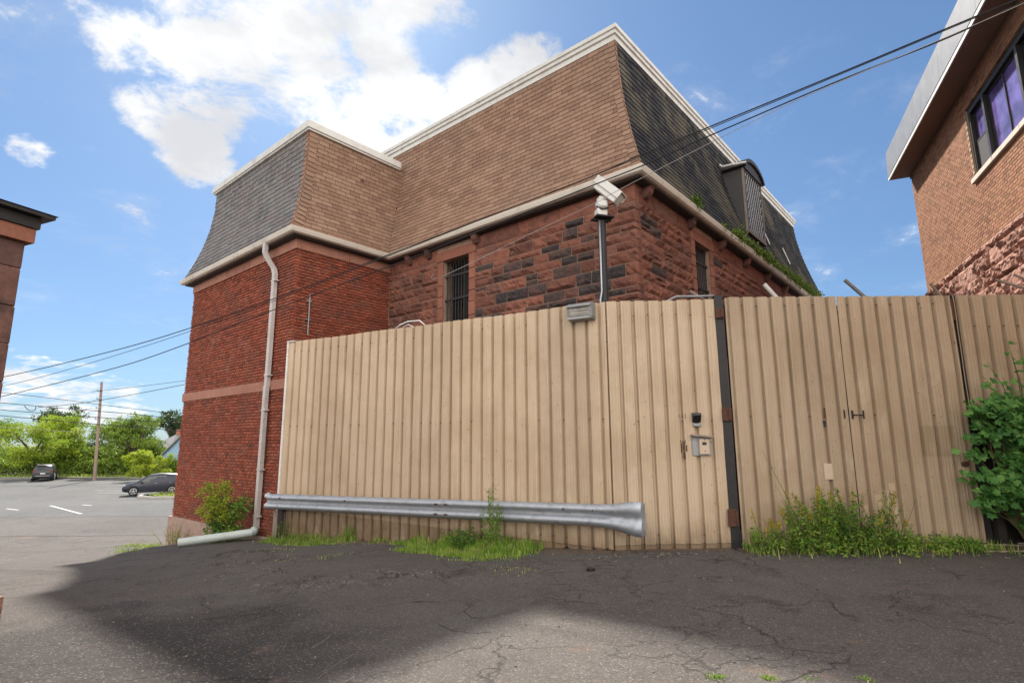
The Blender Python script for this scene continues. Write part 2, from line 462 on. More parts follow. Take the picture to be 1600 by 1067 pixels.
def glass_mat(name, col, rough=.05):
    m, nt, b = newmat(name)
    P = wpos(nt)
    n = noi(nt, P, 1.5, 3)
    setb(nt, b, Base_Color=mixc(nt, sms(nt, n, .35, .65), col, tuple(c * .35 for c in col)), Roughness=rough, Specular_IOR_Level=.8)
    bump(nt, b, noi(nt, P, .8, 2), .05, .02)
    return m
M['glass_dark'] = glass_mat('dark_window_glass', (.012, .013, .015))
M['glass_purple'] = glass_mat('purple_blind_behind_glass', (.17, .12, .36), .06)
M['screen'] = plain_mat('window_screen_mesh', (.035, .034, .038), .8, var=.1, scale=40)
M['lens'] = glass_mat('lamp_lens', (.50, .47, .40), .3)

# painted steel cladding: beige paint, dirt washing up from the ground, small rust freckles
def clad_mat(name, col, dirtz=.85):
    m, nt, b = newmat(name)
    P = wpos(nt)
    sx = nd(nt, 'SeparateXYZ', Vector=P)
    streak = noi(nt, vmt(nt, 'MULTIPLY', P, (14, 14, .5)), 1.0, 5, .6)
    big = noi(nt, P, .9, 4, .6)
    c = mixc(nt, sms(nt, big, .35, .7), col, tuple(x * f for x, f in zip(col, (.84, .81, .77))))
    c = nd(nt, 'HueSaturation', Color=c, Value=mth(nt, 'ADD', mth(nt, 'MULTIPLY', nd(nt, 'ObjectInfo').outputs['Random'], .13), .93)).outputs[0]
    c = mixc(nt, mth(nt, 'MULTIPLY', sms(nt, streak, .46, .70), .42), c, tuple(x * f for x, f in zip(col, (.70, .66, .60))))
    n = noi(nt, vmt(nt, 'MULTIPLY', P, (5, 5, 2.2)), 1.0, 6, .7)
    low = mth(nt, 'ADD', sx.outputs[2], mth(nt, 'MULTIPLY', mth(nt, 'SUBTRACT', n, .5), .9))
    dirt = sms(nt, low, dirtz * .55, -.30, 0, .85)
    c = mixc(nt, dirt, c, (.13, .082, .045))
    run = noi(nt, vmt(nt, 'MULTIPLY', P, (30, 30, .9)), 1.0, 4, .6)
    runm = mth(nt, 'MULTIPLY', sms(nt, run, .66, .74), sms(nt, noi(nt, P, .7, 3), .48, .62))
    c = mixc(nt, mth(nt, 'MULTIPLY', runm, .55), c, (.20, .11, .06))
    chalk = noi(nt, vmt(nt, 'MULTIPLY', P, (2.2, 2.2, 1.1)), 1.0, 5, .7)
    c = mixc(nt, sms(nt, chalk, .55, .75, 0, .22), c, (.66, .56, .44))
    fre = noi(nt, P, 26, 2, .5)
    c = mixc(nt, mth(nt, 'MULTIPLY', sms(nt, fre, .71, .75), .85), c, (.12, .055, .03))
    setb(nt, b, Base_Color=c, Roughness=.5, Specular_IOR_Level=.35)
    bump(nt, b, noi(nt, P, 5, 3), .12, .01)
    return m
M['clad'] = clad_mat('beige_steel_cladding', (.50, .380, .262))
M['clad_dirty'] = clad_mat('grimy_lower_cladding', (.40, .30, .195), 1.5)
M['clad_gate'] = clad_mat('beige_gate_cladding', (.40, .298, .204), .35)
M['clad_patch'] = clad_mat('darker_paint_patch', (.33, .245, .16), .1)

# asphalt
def asphalt_mat(name, base, light, crack=1.0, sand=.5):
    m, nt, b = newmat(name)
    P = wpos(nt)
    wob = nd(nt, 'TexNoise', Vector=P, Scale=1.6, Detail=4, Roughness=.6).outputs[1]
    PW = vmt(nt, 'ADD', P, vmt(nt, 'MULTIPLY', vmt(nt, 'SUBTRACT', wob, (.5, .5, .5)), (.9, .9, 0)))
    flat = vmt(nt, 'MULTIPLY', PW, (1, 1, 0))
    big = noi(nt, P, .33, 5, .6)
    mid = noi(nt, P, 2.1, 6, .7)
    agg = noi(nt, P, 75, 3, .7)
    agg2 = nd(nt, 'TexVoronoi', Vector=P, Scale=95).outputs['Color']
    ag2 = nd(nt, 'SeparateColor', Color=agg2).outputs[0]
    c = mixc(nt, sms(nt, big, .36, .66), base, light)
    c = mixc(nt, mth(nt, 'MULTIPLY', sms(nt, mid, .52, .70), .5), c, tuple(x * .62 for x in base))
    if crack == 1.0:                                   # dimmer light painted into the paving near the stone corner; oil and mud stains
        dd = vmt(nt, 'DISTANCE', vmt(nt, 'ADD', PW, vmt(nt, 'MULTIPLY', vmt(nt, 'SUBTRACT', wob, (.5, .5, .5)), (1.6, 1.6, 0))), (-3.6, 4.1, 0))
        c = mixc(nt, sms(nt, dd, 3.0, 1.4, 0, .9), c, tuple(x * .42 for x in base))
        st = noi(nt, vmt(nt, 'ADD', P, (3.3, 8.1, 0)), .9, 5, .65)
        c = mixc(nt, mth(nt, 'MULTIPLY', sms(nt, st, .57, .68), .6), c, (.030, .027, .026))
        c = mixc(nt, mth(nt, 'MULTIPLY', sms(nt, noi(nt, vmt(nt, 'ADD', P, (1.2, 5.5, 0)), 1.4, 6, .7), .60, .70), .5), c, (.125, .078, .058))
    c = mixc(nt, mth(nt, 'MULTIPLY', sms(nt, noi(nt, P, .75, 6, .7), .60, .72), sand), c, (.16, .105, .075))
    val = mth(nt, 'ADD', mth(nt, 'MULTIPLY', agg, 1.5), mth(nt, 'MULTIPLY', ag2, .55), 0)
    c = nd(nt, 'HueSaturation', Color=c, Value=mth(nt, 'ADD', val, .02)).outputs[0]
    c = mixc(nt, sms(nt, ag2, .93, .97, 0, .6), c, (.20, .185, .17))
    v1 = nd(nt, 'TexVoronoi', {'feature': 'DISTANCE_TO_EDGE'}, Vector=flat, Scale=.62).outputs['Distance']
    v2 = nd(nt, 'TexVoronoi', {'feature': 'DISTANCE_TO_EDGE'}, Vector=flat, Scale=2.3).outputs['Distance']
    k1 = mth(nt, 'MULTIPLY', sms(nt, v1, .009, .001), sms(nt, noi(nt, P, .8, 3), .40, .52))
    k2 = mth(nt, 'MULTIPLY', sms(nt, v2, .026, .006), sms(nt, noi(nt, vmt(nt, 'ADD', P, (7, 3, 0)), .42, 3), .50, .60))
    k = mth(nt, 'MULTIPLY', mth(nt, 'MAXIMUM', k1, mth(nt, 'MULTIPLY', k2, .8)), crack)
    c = mixc(nt, mth(nt, 'MULTIPLY', k, .7), c, (.018, .016, .015))
    setb(nt, b, Base_Color=c, Roughness=.92, Specular_IOR_Level=.25)
    h = mth(nt, 'SUBTRACT', mth(nt, 'ADD', mth(nt, 'MULTIPLY', agg, .35), mth(nt, 'MULTIPLY', mid, .5)), mth(nt, 'MULTIPLY', k, 1.0))
    bump(nt, b, h, .55, .012)
    return m
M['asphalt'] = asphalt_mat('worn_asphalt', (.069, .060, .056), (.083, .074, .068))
M['road'] = asphalt_mat('street_asphalt', (.068, .062, .060), (.085, .076, .073), .7, .2)
M['lot'] = asphalt_mat('parking_lot_asphalt', (.068, .070, .073), (.085, .086, .088), .5, .1)
M['soil'] = plain_mat('dry_soil', (.10, .070, .050), .95, var=.3, scale=9, bstr=.8, bd=.02)

G = lambda *c: [(i / (len(c) - 1), x) for i, x in enumerate(c)]
M['grass'] = leaf_mat('grass_blades', G((.07, .15, .022), (.14, .26, .03), (.22, .35, .045), (.28, .36, .06), (.42, .38, .16)), .3)
M['weed'] = leaf_mat('weed_leaves', G((.07, .15, .022), (.12, .23, .03), (.19, .31, .04), (.27, .34, .06)), .3)
M['bush'] = leaf_mat('bush_leaves', G((.04, .11, .025), (.07, .17, .03), (.15, .27, .035), (.26, .34, .045)), .3)
M['bush_yellow'] = leaf_mat('yellow_green_leaves', G((.20, .28, .03), (.32, .39, .035), (.42, .42, .05)), .35)
M['maple'] = leaf_mat('maple_leaves', G((.040, .12, .03), (.065, .18, .04), (.10, .24, .05), (.15, .29, .07)), .3)
M['flower'] = leaf_mat('yellow_flowers', G((.34, .24, .02), (.45, .33, .03)), .2)
M['straw'] = leaf_mat('dead_stalk_leaves', G((.22, .16, .08), (.34, .26, .13)), .2)
M['gutter_green'] = leaf_mat('gutter_weeds', G((.07, .14, .02), (.12, .20, .03), (.20, .25, .045)), .3)
M['tree_bright'] = leaf_mat('bright_tree_leaves', G((.14, .23, .02), (.27, .36, .03), (.38, .42, .04)), .4)
M['tree_mid'] = leaf_mat('mid_tree_leaves', G((.075, .15, .025), (.14, .23, .03), (.24, .31, .04)), .35)
M['tree_dark'] = leaf_mat('dark_tree_leaves', G((.025, .055, .022), (.045, .085, .03), (.07, .11, .038)), .25)
# ------------------------------------------------------------------ terrain
PROF = [(-99, 0.0), (3.2, 0.0), (5.7, -.10), (9.5, -.28), (12.7, -.50), (14, -.62), (17, -1.0), (19.8, -1.44), (22.5, -1.66), (26, -1.75), (999, -1.75)]
def hgt(x, y):
    s = -.66 * x + .75 * y
    z = 0.0
    for (a, za), (b, zb) in zip(PROF, PROF[1:]):
        if s <= b:
            t = max(0.0, (s - a) / (b - a))
            z = za + (zb - za) * t
            break
    if y > 26: z = z + (-1.75 - z) * min(1, (y - 26) / 8)
    if 2 < y < 14 and abs(x) < 12:
        z += .018 * noise.noise(V((x * .55, y * .55, 3))) + .008 * noise.noise(V((x * 2.1, y * 2.1, 9)))
        for cx, cy, r, h in ((-2.5, 7.35, .8, .07), (-1.5, 7.6, .7, .07), (-.3, 7.9, .9, .05), (2.4, 8.0, 1.1, .05), (-4.6, 10.0, 1.2, .07), (-3.6, 8.6, .9, .06)):
            d = ((x - cx) ** 2 + (y - cy) ** 2 * 2.2) / r ** 2
            if d < 4: z += h * math.exp(-d * 1.4) * (1 + .9 * noise.noise(V((x * 5, y * 7, 1))))
    return z
ROAD_Y0, ROAD_Y1 = 21.0, 26.4
def axis(dense, lo, hi):
    a = list(dense)
    st = a[1] - a[0]
    x = a[0]
    while x > lo:
        st = min(st * 1.25, 60); x -= st; a.insert(0, x)
    st = .15
    x = a[-1]
    while x < hi:
        st = min(st * 1.25, 60); x += st; a.append(x)
    return a
gx = axis([-34 + .5 * i for i in range(50)] + [-9 + .085 * i for i in range(205)], -900, 900)
gy = axis([2.2 + .075 * i for i in range(150)] + [13.5 + .3 * i for i in range(50)], -300, 1400)
mb = MB()
for y in gy:
    for x in gx:
        z = hgt(x, y)
        if y > ROAD_Y0 + .3: z -= min(.15, (y - ROAD_Y0 - .3) * .3)
        mb.v.append(V((x, y, z))); mb.t.append(0)
nx = len(gx)
for j in range(len(gy) - 1):
    for i in range(nx - 1):
        mb.f.append([j * nx + i, j * nx + i + 1, (j + 1) * nx + i + 1, (j + 1) * nx + i]); mb.m.append(0)
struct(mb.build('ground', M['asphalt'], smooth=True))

def sheet(name, mat, x0, x1, y0f, y1f, lift, n=(60, 12)):
    mb = MB()
    for j in range(n[1] + 1):
        for i in range(n[0] + 1):
            x = x0 + (x1 - x0) * i / n[0]
            a, b = y0f(x), y1f(x)
            y = a + (b - a) * j / n[1]
            mb.v.append(V((x, y, hgt(x, y) + lift))); mb.t.append(0)
    k = n[0] + 1
    for j in range(n[1]):
        for i in range(n[0]):
            mb.f.append([j * k + i, j * k + i + 1, (j + 1) * k + i + 1, (j + 1) * k + i]); mb.m.append(0)
    return mb.build(name, mat, smooth=True)
edge = lambda x: ROAD_Y0 + .12 * noise.noise(V((x * .4, 0, 0))) - .10 * (x + 15)* .25
struct(sheet('road', M['road'], -120, 40, edge, lambda x: ROAD_Y1, .006, (240, 18)))
struct(sheet('parking_lot', M['lot'], -120, 40, lambda x: ROAD_Y1 - .05, lambda x: 54.0, .011, (80, 90)))
# painted stall lines
for k, (a, b) in enumerate((((-25.0, 30.9), (-20.55, 27.3)), ((-26.2, 29.6), (-25.0, 28.95)), ((-23.5, 31.2), (-22.7, 30.8)), ((-30.5, 42.6), (-27.0, 42.2)), ((-29.5, 40.2), (-26.5, 39.9)), ((-28.0, 38.4), (-25.2, 38.0)), ((-33, 45), (-29.6, 44.6)))):
    A, Bq = V((*a, 0)), V((*b, 0))
    d = (Bq - A).normalized(); q = V((-d.y, d.x, 0)) * (.07 if k < 3 else .045)
    mb = MB()
    mb.quad(*[p + V((0, 0, hgt(p.x, p.y) + .018)) for p in (A - q, Bq - q, Bq + q, A + q)])
    struct(mb.build('stall_line', M['white_paint']))
# kerb along the far edge of the lot, grass verge behind it
def kerb(pts, name='kerb'):
    mb = MB()
    sweep(mb, [V(p) for p in pts], [(-.08, -1.9), (-.08, -1.60), (-.06, -1.58), (.08, -1.58), (.08, -1.9)])
    return struct(mb.build(name, M['kerb']))
kerb([(-20, 52.0, 0), (-29.5, 52.4, 0), (-37, 53.2, 0), (-60, 54.2, 0), (-100, 56, 0)])
kerb([(-14, 34.0, 0), (-21.3, 33.9, 0), (-22.7, 34.6, 0), (-23.2, 36.0, 0)])
kerb([(-24, 38.6, 0), (-27.5, 45, 0), (-29.5, 52.3, 0)])
def grass_patch(name, n, fn, hmin, hmax, mat, label=None, wid=.008, lean=.5):
    mb = MB()
    for i in range(n):
        x, y, z, sc = fn()
        pn = noise.noise(V((x * 3.1, y * 3.1, 5))) + .5 * noise.noise(V((x * 9, y * 9, 2)))
        if pn < -.12 and rng.random() < .75: continue
        h = rng.uniform(hmin, hmax) * sc * (.75 + .8 * max(pn, -.3)) * (1.6 if rng.random() < .03 else 1)
        a = rng.uniform(0, 6.283)
        l = rng.uniform(.1, lean) * h
        w = V((math.cos(a), math.sin(a), 0)) * wid * rng.uniform(.6, 1.4)
        tipd = V((math.cos(a + 1.57) * l, math.sin(a + 1.57) * l, h))
        p = V((x, y, z))
        mid = p + tipd * .5 + V((0, 0, h * .12))
        mb.add([p - w, p + w, mid + w * .7, mid - w * .7, p + tipd], [(0, 1, 2, 3), (3, 2, 4)], 0, min(.985, max(.01, .40 + .55 * noise.noise(V((x * 2.2, y * 2.2, 8))) + rng.gauss(0, .22))))
    o = mb.build(name, mat, kind='stuff')
    if label: o['label'] = label
    return o
mb = MB()
for i in range(3):
    x0 = [-100, -46, -36][i]
mb.quad(*[V(p) for p in ((-100, 56.1, -1.62), (-100, 66, -1.5), (-24, 64, -1.5), (-24, 52.3, -1.62))])
mb.quad(*[V(p) for p in ((-14, 34.1, -1.62), (-21.2, 34.05, -1.62), (-23, 36.2, -1.62), (-14, 40, -1.62))])
struct(mb.build('verge', M['soil']))
mb = MB(); mb.quad(V((-700, 55.5, -1.66)), V((-14, 53.5, -1.66)), V((60, 900, -1.4)), V((-900, 900, -1.4)))
M['field'] = plain_mat('rough_meadow', (.10, .13, .035), .95, var=.3, scale=.6, bstr=0)
struct(mb.build('field', M['field']))
grass_patch('grass', 5200, lambda: (lambda x, t: (x, 54.2 + (x + 60) * -.043 + t * 2.5, -1.62, 1))(rng.uniform(-70, -27), rng.random() ** 1.5), .10, .32, M['grass'], 'strip of grass along the far kerb of the parking lot', .03)
grass_patch('grass', 2600, lambda: (lambda x, t: (x, 34.2 + t * 3.5 + max(0, -21.3 - x) * .9, -1.62, 1))(rng.uniform(-22.7, -14.5), rng.random()), .05, .14, M['grass'], 'kerbed grass island in front of the dark hatchback', .03)

# ------------------------------------------------------------------ main building: brick block and sandstone wing under mansard roofs
A_ = V((-.75967, .65031, 0)); W_ = V((.65031, .75967, 0))
Bc = V((-5.299, 13.0, 0)); LW, LM, LB, DEP = 2.827, 7.7457, 6.5167, 16.29
Ic = Bc + W_ * LW; Mc = Ic - A_ * LM; Lc = Bc + A_ * LB; Rc = Mc + W_ * DEP
FB, FI, FM, FR = Frame(Bc, -W_), Frame(Bc, -A_), Frame(Mc, -W_), Frame(Mc, -A_)   # FI, FR run with s = -distance
bld = thing('old_stone_building', 'red brick and sandstone building with tall slate and shingle mansard roofs behind the beige fence', 'building', (Mc.x, Mc.y, 0))
ZG, ZS = 6.709, 6.54

# --- brick block walls
wallb = MB()
Zb = -1.9
sweep(wallb, [Bc + W_ * (LW + .3), Bc, Lc, Lc + W_ * 9], [(-.026, Zb), (-.026, ZS + .1), (-.4, ZS + .1), (-.4, Zb)])
wallb = wallb.build('brick_wall', M['mortar_red'], bld)
pb = Pieces([unit_brick(.045, seed=i) for i in range(6)])
CH, BL = .0758, .228
def brick_face(pc, fr, sgn, s_lo, s_hi, z_lo, z_hi, skip=None, ch=CH, bl=BL, depth=.10, headers=True, o0=0.0, joint=.016, rough=1.0):
    k = 0
    z = z_lo
    while z < z_hi - .02:
        head = headers and k % 6 == 5
        L_ = bl / 2 if head else bl
        s = s_lo - (L_ / 2 if k % 2 else 0)
        while s < s_hi:
            a, b = max(s, s_lo) + joint / 2, min(s + L_, s_hi) - joint / 2
            s += L_
            if b - a < .03: continue
            if skip and skip((a + b) / 2, z + ch / 2): continue
            pr = rng.gauss(0, .0045 * rough) + o0
            w = rng.gauss(0, .012 * rough)
            R = (fr.e, fr.n, V((0, 0, 1)))
            R = (fr.e * math.cos(w) + V((0, 0, 1)) * math.sin(w) * .5, fr.n, V((0, 0, 1)))
            pc.add(fr.p(sgn * (a + b) / 2, pr - depth / 2, z + ch / 2 + rng.gauss(0, .0012 * rough)), R, (b - a, depth, ch - joint * rng.uniform(.8, 1.25)))
        z += ch; k += 1
for z0, z1 in ((-.57, 2.82), (3.085, 6.29)):
    brick_face(pb, FB, 1, 0, LB, z0, z1)
brick_face(pb, FI, -1, .055, LW - .01, 3.6, 6.29)
pb.emit('brick', 'brickwork', M['red_brick'], wallb)
# --- sandstone bands and plinth blocks of the brick block
def run_blocks(fr, sgn, s0, s1, z0, z1, o, depth, lens, name, mat, parent, bev=.008, gap=.006):
    s = s0
    while s < s1 - .05:
        L_ = rng.uniform(*lens)
        if s1 - s - L_ < lens[0] * .6: L_ = s1 - s
        mb = MB()
        mb.bbox(fr.p(sgn * (s + L_ / 2), o - depth / 2 + rng.gauss(0, .0015), (z0 + z1) / 2), (L_ - gap, depth, z1 - z0), fr.R, bev)
        mb.build(name, mat, parent)
        s += L_
run_blocks(FB, 1, -.03, LB + .03, 2.83, 3.08, .03, .14, (1.0, 1.7), 'band_stone', M['band'], wallb)
run_blocks(FB, 1, -.02, LB + .02, 6.29, ZS + .02, .022, .14, (1.0, 1.7), 'frieze_stone', M['band'], wallb)
run_blocks(FI, -1, .12, LW, 6.29, ZS + .02, .022, .14, (.9, 1.5), 'frieze_stone', M['band'], wallb)
mb = MB()
mb.bbox(FB.p(LB / 2, -.02, -1.25), (LB + .14, .2, 1.36), FB.R, .012)
mb.build('plinth', M['plinth'], wallb)

# --- sandstone wing walls
def rock(mb, fr, s0, s1, z0, z1, depth, relief, t, res=.075, o=0.0):
    nx_, nz_ = max(3, int(abs(s1 - s0) / res)), max(3, int((z1 - z0) / res))
    sd = V((rng.uniform(0, 99), rng.uniform(0, 99), rng.uniform(0, 99)))
    b = len(mb.v)
    tilt, tilt2 = rng.uniform(-.4, .4), rng.uniform(-.5, .5)
    for j in range(nz_ + 1):
        for i in range(nx_ + 1):
            u, v = i / nx_, j / nz_
            ed = min(u, 1 - u) * abs(s1 - s0), min(v, 1 - v) * (z1 - z0)
            m = min(1, min(ed) / .045)
            s = s0 + (s1 - s0) * u; z = z0 + (z1 - z0) * v
            q = V((s * 5, z * 7, 0)) + sd
            d = relief * m * (.55 + .75 * noise.noise(q) + .5 * noise.noise(q * 2.7) + .3 * noise.noise(q * 6.1) + tilt * (u - .5) + tilt2 * (v - .5))
            js = 0 if m >= 1 else noise.noise(q * 2.3) * .012
            mb.v.append(fr.p(s + js * (0 < u < 1), o + max(d, -.012) + noise.noise(q * 3.1) * .004, z + js * (0 < v < 1))); mb.t.append(t)
    k = nx_ + 1
    for j in range(nz_):
        for i in range(nx_):
            mb.f.append([b + j * k + i, b + j * k + i + 1, b + (j + 1) * k + i + 1, b + (j + 1) * k + i]); mb.m.append(0)
    ring = [i for i in range(k)] + [j * k + nx_ for j in range(1, nz_ + 1)] + [nz_ * k + i for i in range(nx_ - 1, -1, -1)] + [j * k for j in range(nz_ - 1, 0, -1)]
    bb = len(mb.v)
    for i in ring:
        mb.v.append(mb.v[b + i] - fr.n * depth); mb.t.append(t)
    n = len(ring)
    for q in range(n):
        mb.f.append([b + ring[q], bb + q, bb + (q + 1) % n, b + ring[(q + 1) % n]]); mb.m.append(0)
def ashlar(fr, sgn, s_lo, s_hi, z_lo, z_hi, holes, parent, blackf, hts=(.17, .20, .24), lens=(.30, .82), relief=.062, mats=('sandstone', 'black_stone'), joint=.014, depth=.16, first_lens=None, name='stone_block'):
    z = z_lo
    row = 0
    oo = .045 if name == 'rock_faced_stone' else 0.0
    while z < z_hi - .03:
        h = rng.choice(hts)
        if z_hi - z - h < .1: h = z_hi - z
        s = s_lo
        while s < s_hi - .02:
            L_ = rng.uniform(*lens)
            if s == s_lo: L_ = rng.uniform(*(first_lens or lens)) if row % 2 else rng.uniform(*lens) * .6
            e = s + L_
            for a, b, c, d in holes:
                if c - .02 < z + h / 2 < d and s < a - .01 and e > a - .18: e = a
                if c - .02 < z + h / 2 < d and a - .01 <= s < b - .01: s = b; e = s + L_
            if s_hi - e < .2: e = s_hi
            if s >= s_hi - .02: break
            subs = [(z, z + h)]
            if h > .19 and rng.random() < .18 and e - s < .55:
                f = rng.uniform(.35, .6); subs = [(z, z + h * f), (z + h * f, z + h)]
            for za, zb in subs:
                mb = MB()
                k = blackf((s + e) / 2, (za + zb) / 2)
                rock(mb, fr, sgn * (s + (joint / 2 if s > s_lo + .001 or s_lo > .05 else -.012)), sgn * (e - joint / 2), za + joint / 2, zb - joint / 2, depth, relief * (.4 if rng.random() < .25 else 1), 0, res=.05, o=oo)
                mb.build(name, M[mats[1] if rng.random() < k else mats[0]], parent)
            s = e
        z += h; row += 1
HF = (4.57, 5.50, 3.3, 6.15)        # barred window in the front wall of the wing
HR = (2.80, 3.72, 3.3, 6.14)        # and in its right wall
wallm = MB()
def holed(mb, fr, sgn, s0, s1, z0, z1, hole, o):
    a, b, c, d = hole
    for p, q, r_, t in ((s0, a, z0, z1), (b, s1, z0, z1), (a, b, d, z1), (a, b, z0, c)):
        mb.quad(fr.p(sgn * p, o, r_), fr.p(sgn * q, o, r_), fr.p(sgn * q, o, t), fr.p(sgn * p, o, t))
holed(wallm, FM, 1, .02, LM + .2, -.6, ZS + .1, HF, -.007)
holed(wallm, FR, -1, .02, DEP, -.6, ZS + .1, HR, -.007)
for fr, sg, (a, b, c, d) in ((FM, 1, HF), (FR, -1, HR)):      # reveals
    for p, q in (((a, c), (a, d)), ((a, d), (b, d)), ((b, d), (b, c)), ((b, c), (a, c))):
        wallm.quad(fr.p(sg * p[0], -.02, p[1]), fr.p(sg * q[0], -.02, q[1]), fr.p(sg * q[0], -.45, q[1]), fr.p(sg * p[0], -.45, p[1]))
# the far walls that close the building
farq = [Rc, Rc + A_ * (LM + 3.2), Mc + A_ * (LM + 3.2) + W_ * 1.0]
for p, q in zip(farq, farq[1:]):
    wallm.quad(p + V((0, 0, -1.9)), q + V((0, 0, -1.9)), q + V((0, 0, 6.6)), p + V((0, 0, 6.6)))
wallm = wallm.build('stone_wall', M['mortar'], bld)
def blk_front(s, z):
    if s > 4.3: return .04
    return .56 if .9 < s < 4.25 and z < 5.3 else (.46 if .3 < s < 4.1 and z < 5.85 else (.35 if s <= .6 and 4.2 < z < 5.6 else .07))
JW = .22
ashlar(FM, 1, 0, LM, 3.55, 6.18, [(HF[0] - JW, HF[1] + JW * .9, 3.3, 6.2)], wallm, blk_front, hts=(.14, .18, .21, .26))
ashlar(FR, -1, .10, 12.5, 3.55, 6.18, [(HR[0] - JW, HR[1] + JW, 3.3, 6.2)], wallm, lambda s, z: .10 if s < 3 else .05, lens=(.35, .85))
# dressed jambs, lintels and frieze
for fr, sg, (a, b, c, d) in ((FM, 1, HF), (FR, -1, HR)):
    for x0, x1 in ((a - JW, a), (b, b + JW * .9)):
        z = 3.4; k = 0
        while z < d - .01:
            h = [.34, .28, .30, .26][k % 4]
            h = min(h, d - z) if d - z - h > .1 else d - z
            mb = MB()
            mb.bbox(fr.p(sg * (x0 + x1) / 2, -.10 + rng.uniform(0, .008), z + h / 2), (x1 - x0 - .012, .24, h - .012), fr.R, .008)
            mb.build('jamb_stone', M['dressed'], wallm)
            z += h; k += 1
    mb = MB()
    mb.bbox(fr.p(sg * (a + b) / 2, -.06, (d + 6.42) / 2 - .005), (b - a + .5, .18, 6.42 - d - .012), fr.R, .01)
    mb.build('lintel', M['dressed'], wallm)
    def fz(s0, s1):
        x = s0
        while x < s1 - .05:
            l = rng.uniform(.7, 1.3)
            if s1 - x - l < .4: l = s1 - x
            m_ = MB(); rock(m_, fr, sg * (x + .005), sg * (x + l - .005), 6.19, ZS, .12, .03, 0, res=.06, o=.004)
            m_.build('frieze_stone', M['sandstone'], wallm); x += l
    fz(0 if sg == 1 else .13, a - .26); fz(b + .26, LM if sg == 1 else 12.5)
def corbel(fr, s):
    mb = MB()
    prof = [(0, 6.30), (.08, 6.33), (.16, 6.42), (.18, 6.50), (.22, ZS - .003), (0, ZS - .003)]
    mb.prism([fr.p(s - .08, o, z) for o, z in prof], fr.e * .16)
    mb.build('corbel', M['sooty'], wallm)  # sandstone corbels; shade under the eaves painted in with the sooty tone
for s in (6.8, 6.0, 4.27): corbel(FM, s)
for k in (.36, 2.5, 4.4, 6.3, 8.2, 10.1): corbel(FR, -k)
# barred windows
def barred(fr, sg, hole):
    a, b, c, d = hole
    m = sg * (a + b) / 2
    g = MB(); g.box(fr.p(m, -.36, (c + d) / 2), (b - a, .01, d - c), fr.R)
    win = MB()
    for x in (sg * a + sg * .035, sg * b - sg * .035, m): win.box(fr.p(x, -.33, (c + d) / 2), (.07 if x != m else .09, .05, d - c), fr.R)
    for z in (d - .035, 5.2, c + .04): win.box(fr.p(m, -.325, z), (b - a, .06, .07), fr.R)
    win = win.build('window', M['frame_dark'], bld)
    g.build('pane', M['glass_dark'], win)
    n = 9
    for i in range(n):
        x = a + .06 + (b - a - .12) * i / (n - 1)
        mb = MB(); mb.tube([fr.p(sg * x, -.10, c + .02), fr.p(sg * x, -.10, d - .02)], .014, 6)
        mb.build('bar', M['black_metal'], win, smooth=True)
    z = d - .42
    while z > c:
        mb = MB(); mb.box(fr.p(m, -.075, z), (b - a + .14, .014, .05), fr.R)
        mb.build('crossbar', M['black_metal'], win)
        z -= .62
barred(FM, 1, HF); barred(FR, -1, HR)

# --- mansard roofs
def prof_fn(o0, o1, z0, z1, p):
    return lambda t: (o0 + (o1 - o0) * (1 - (1 - t) ** p), z0 + (z1 - z0) * t)
PB = prof_fn(.275, -.31, 6.70, 9.70, 2.2)
PM = prof_fn(.275, -.68, 6.70, 10.46, 1.55)
def arc(fn, n=80):
    pts = [fn(i / n) for i in range(n + 1)]
    L_ = [0]
    for (a, b), (c, d) in zip(pts, pts[1:]): L_.append(L_[-1] + math.hypot(c - a, d - b))
    return pts, L_
def at_arc(pts, L_, l):
    for i in range(len(L_) - 1):
        if l <= L_[i + 1]:
            t = (l - L_[i]) / (L_[i + 1] - L_[i])
            return tuple(pts[i][k] + (pts[i + 1][k] - pts[i][k]) * t for k in (0, 1))
    return pts[-1]
pathM = [Rc + A_ * 6, Rc, Mc, Mc + A_ * (LM + 3.2), Mc + A_ * (LM + 3.2) + W_ * 9]
pathB = [Bc + W_ * (LW + 1.0), Bc, Lc, Lc + W_ * 9]
def roof_body(name, path, fn, ztop):
    mb = MB()
    prof = [fn(i / 16) for i in range(17)]
    prof = [(o - .02, z) for o, z in prof]
    sweep(mb, path, prof, closed=False)
    cap = off(path, prof[-1][0])
    n = len(mb.v)
    mb.add([p + V((0, 0, ztop)) for p in cap], [list(range(len(cap)))])
    return mb.build(name, M['soffit'], bld)
roofm = roof_body('main_mansard_roof', pathM, PM, 10.5)
roofb = roof_body('block_mansard_roof', pathB, PB, 9.74)
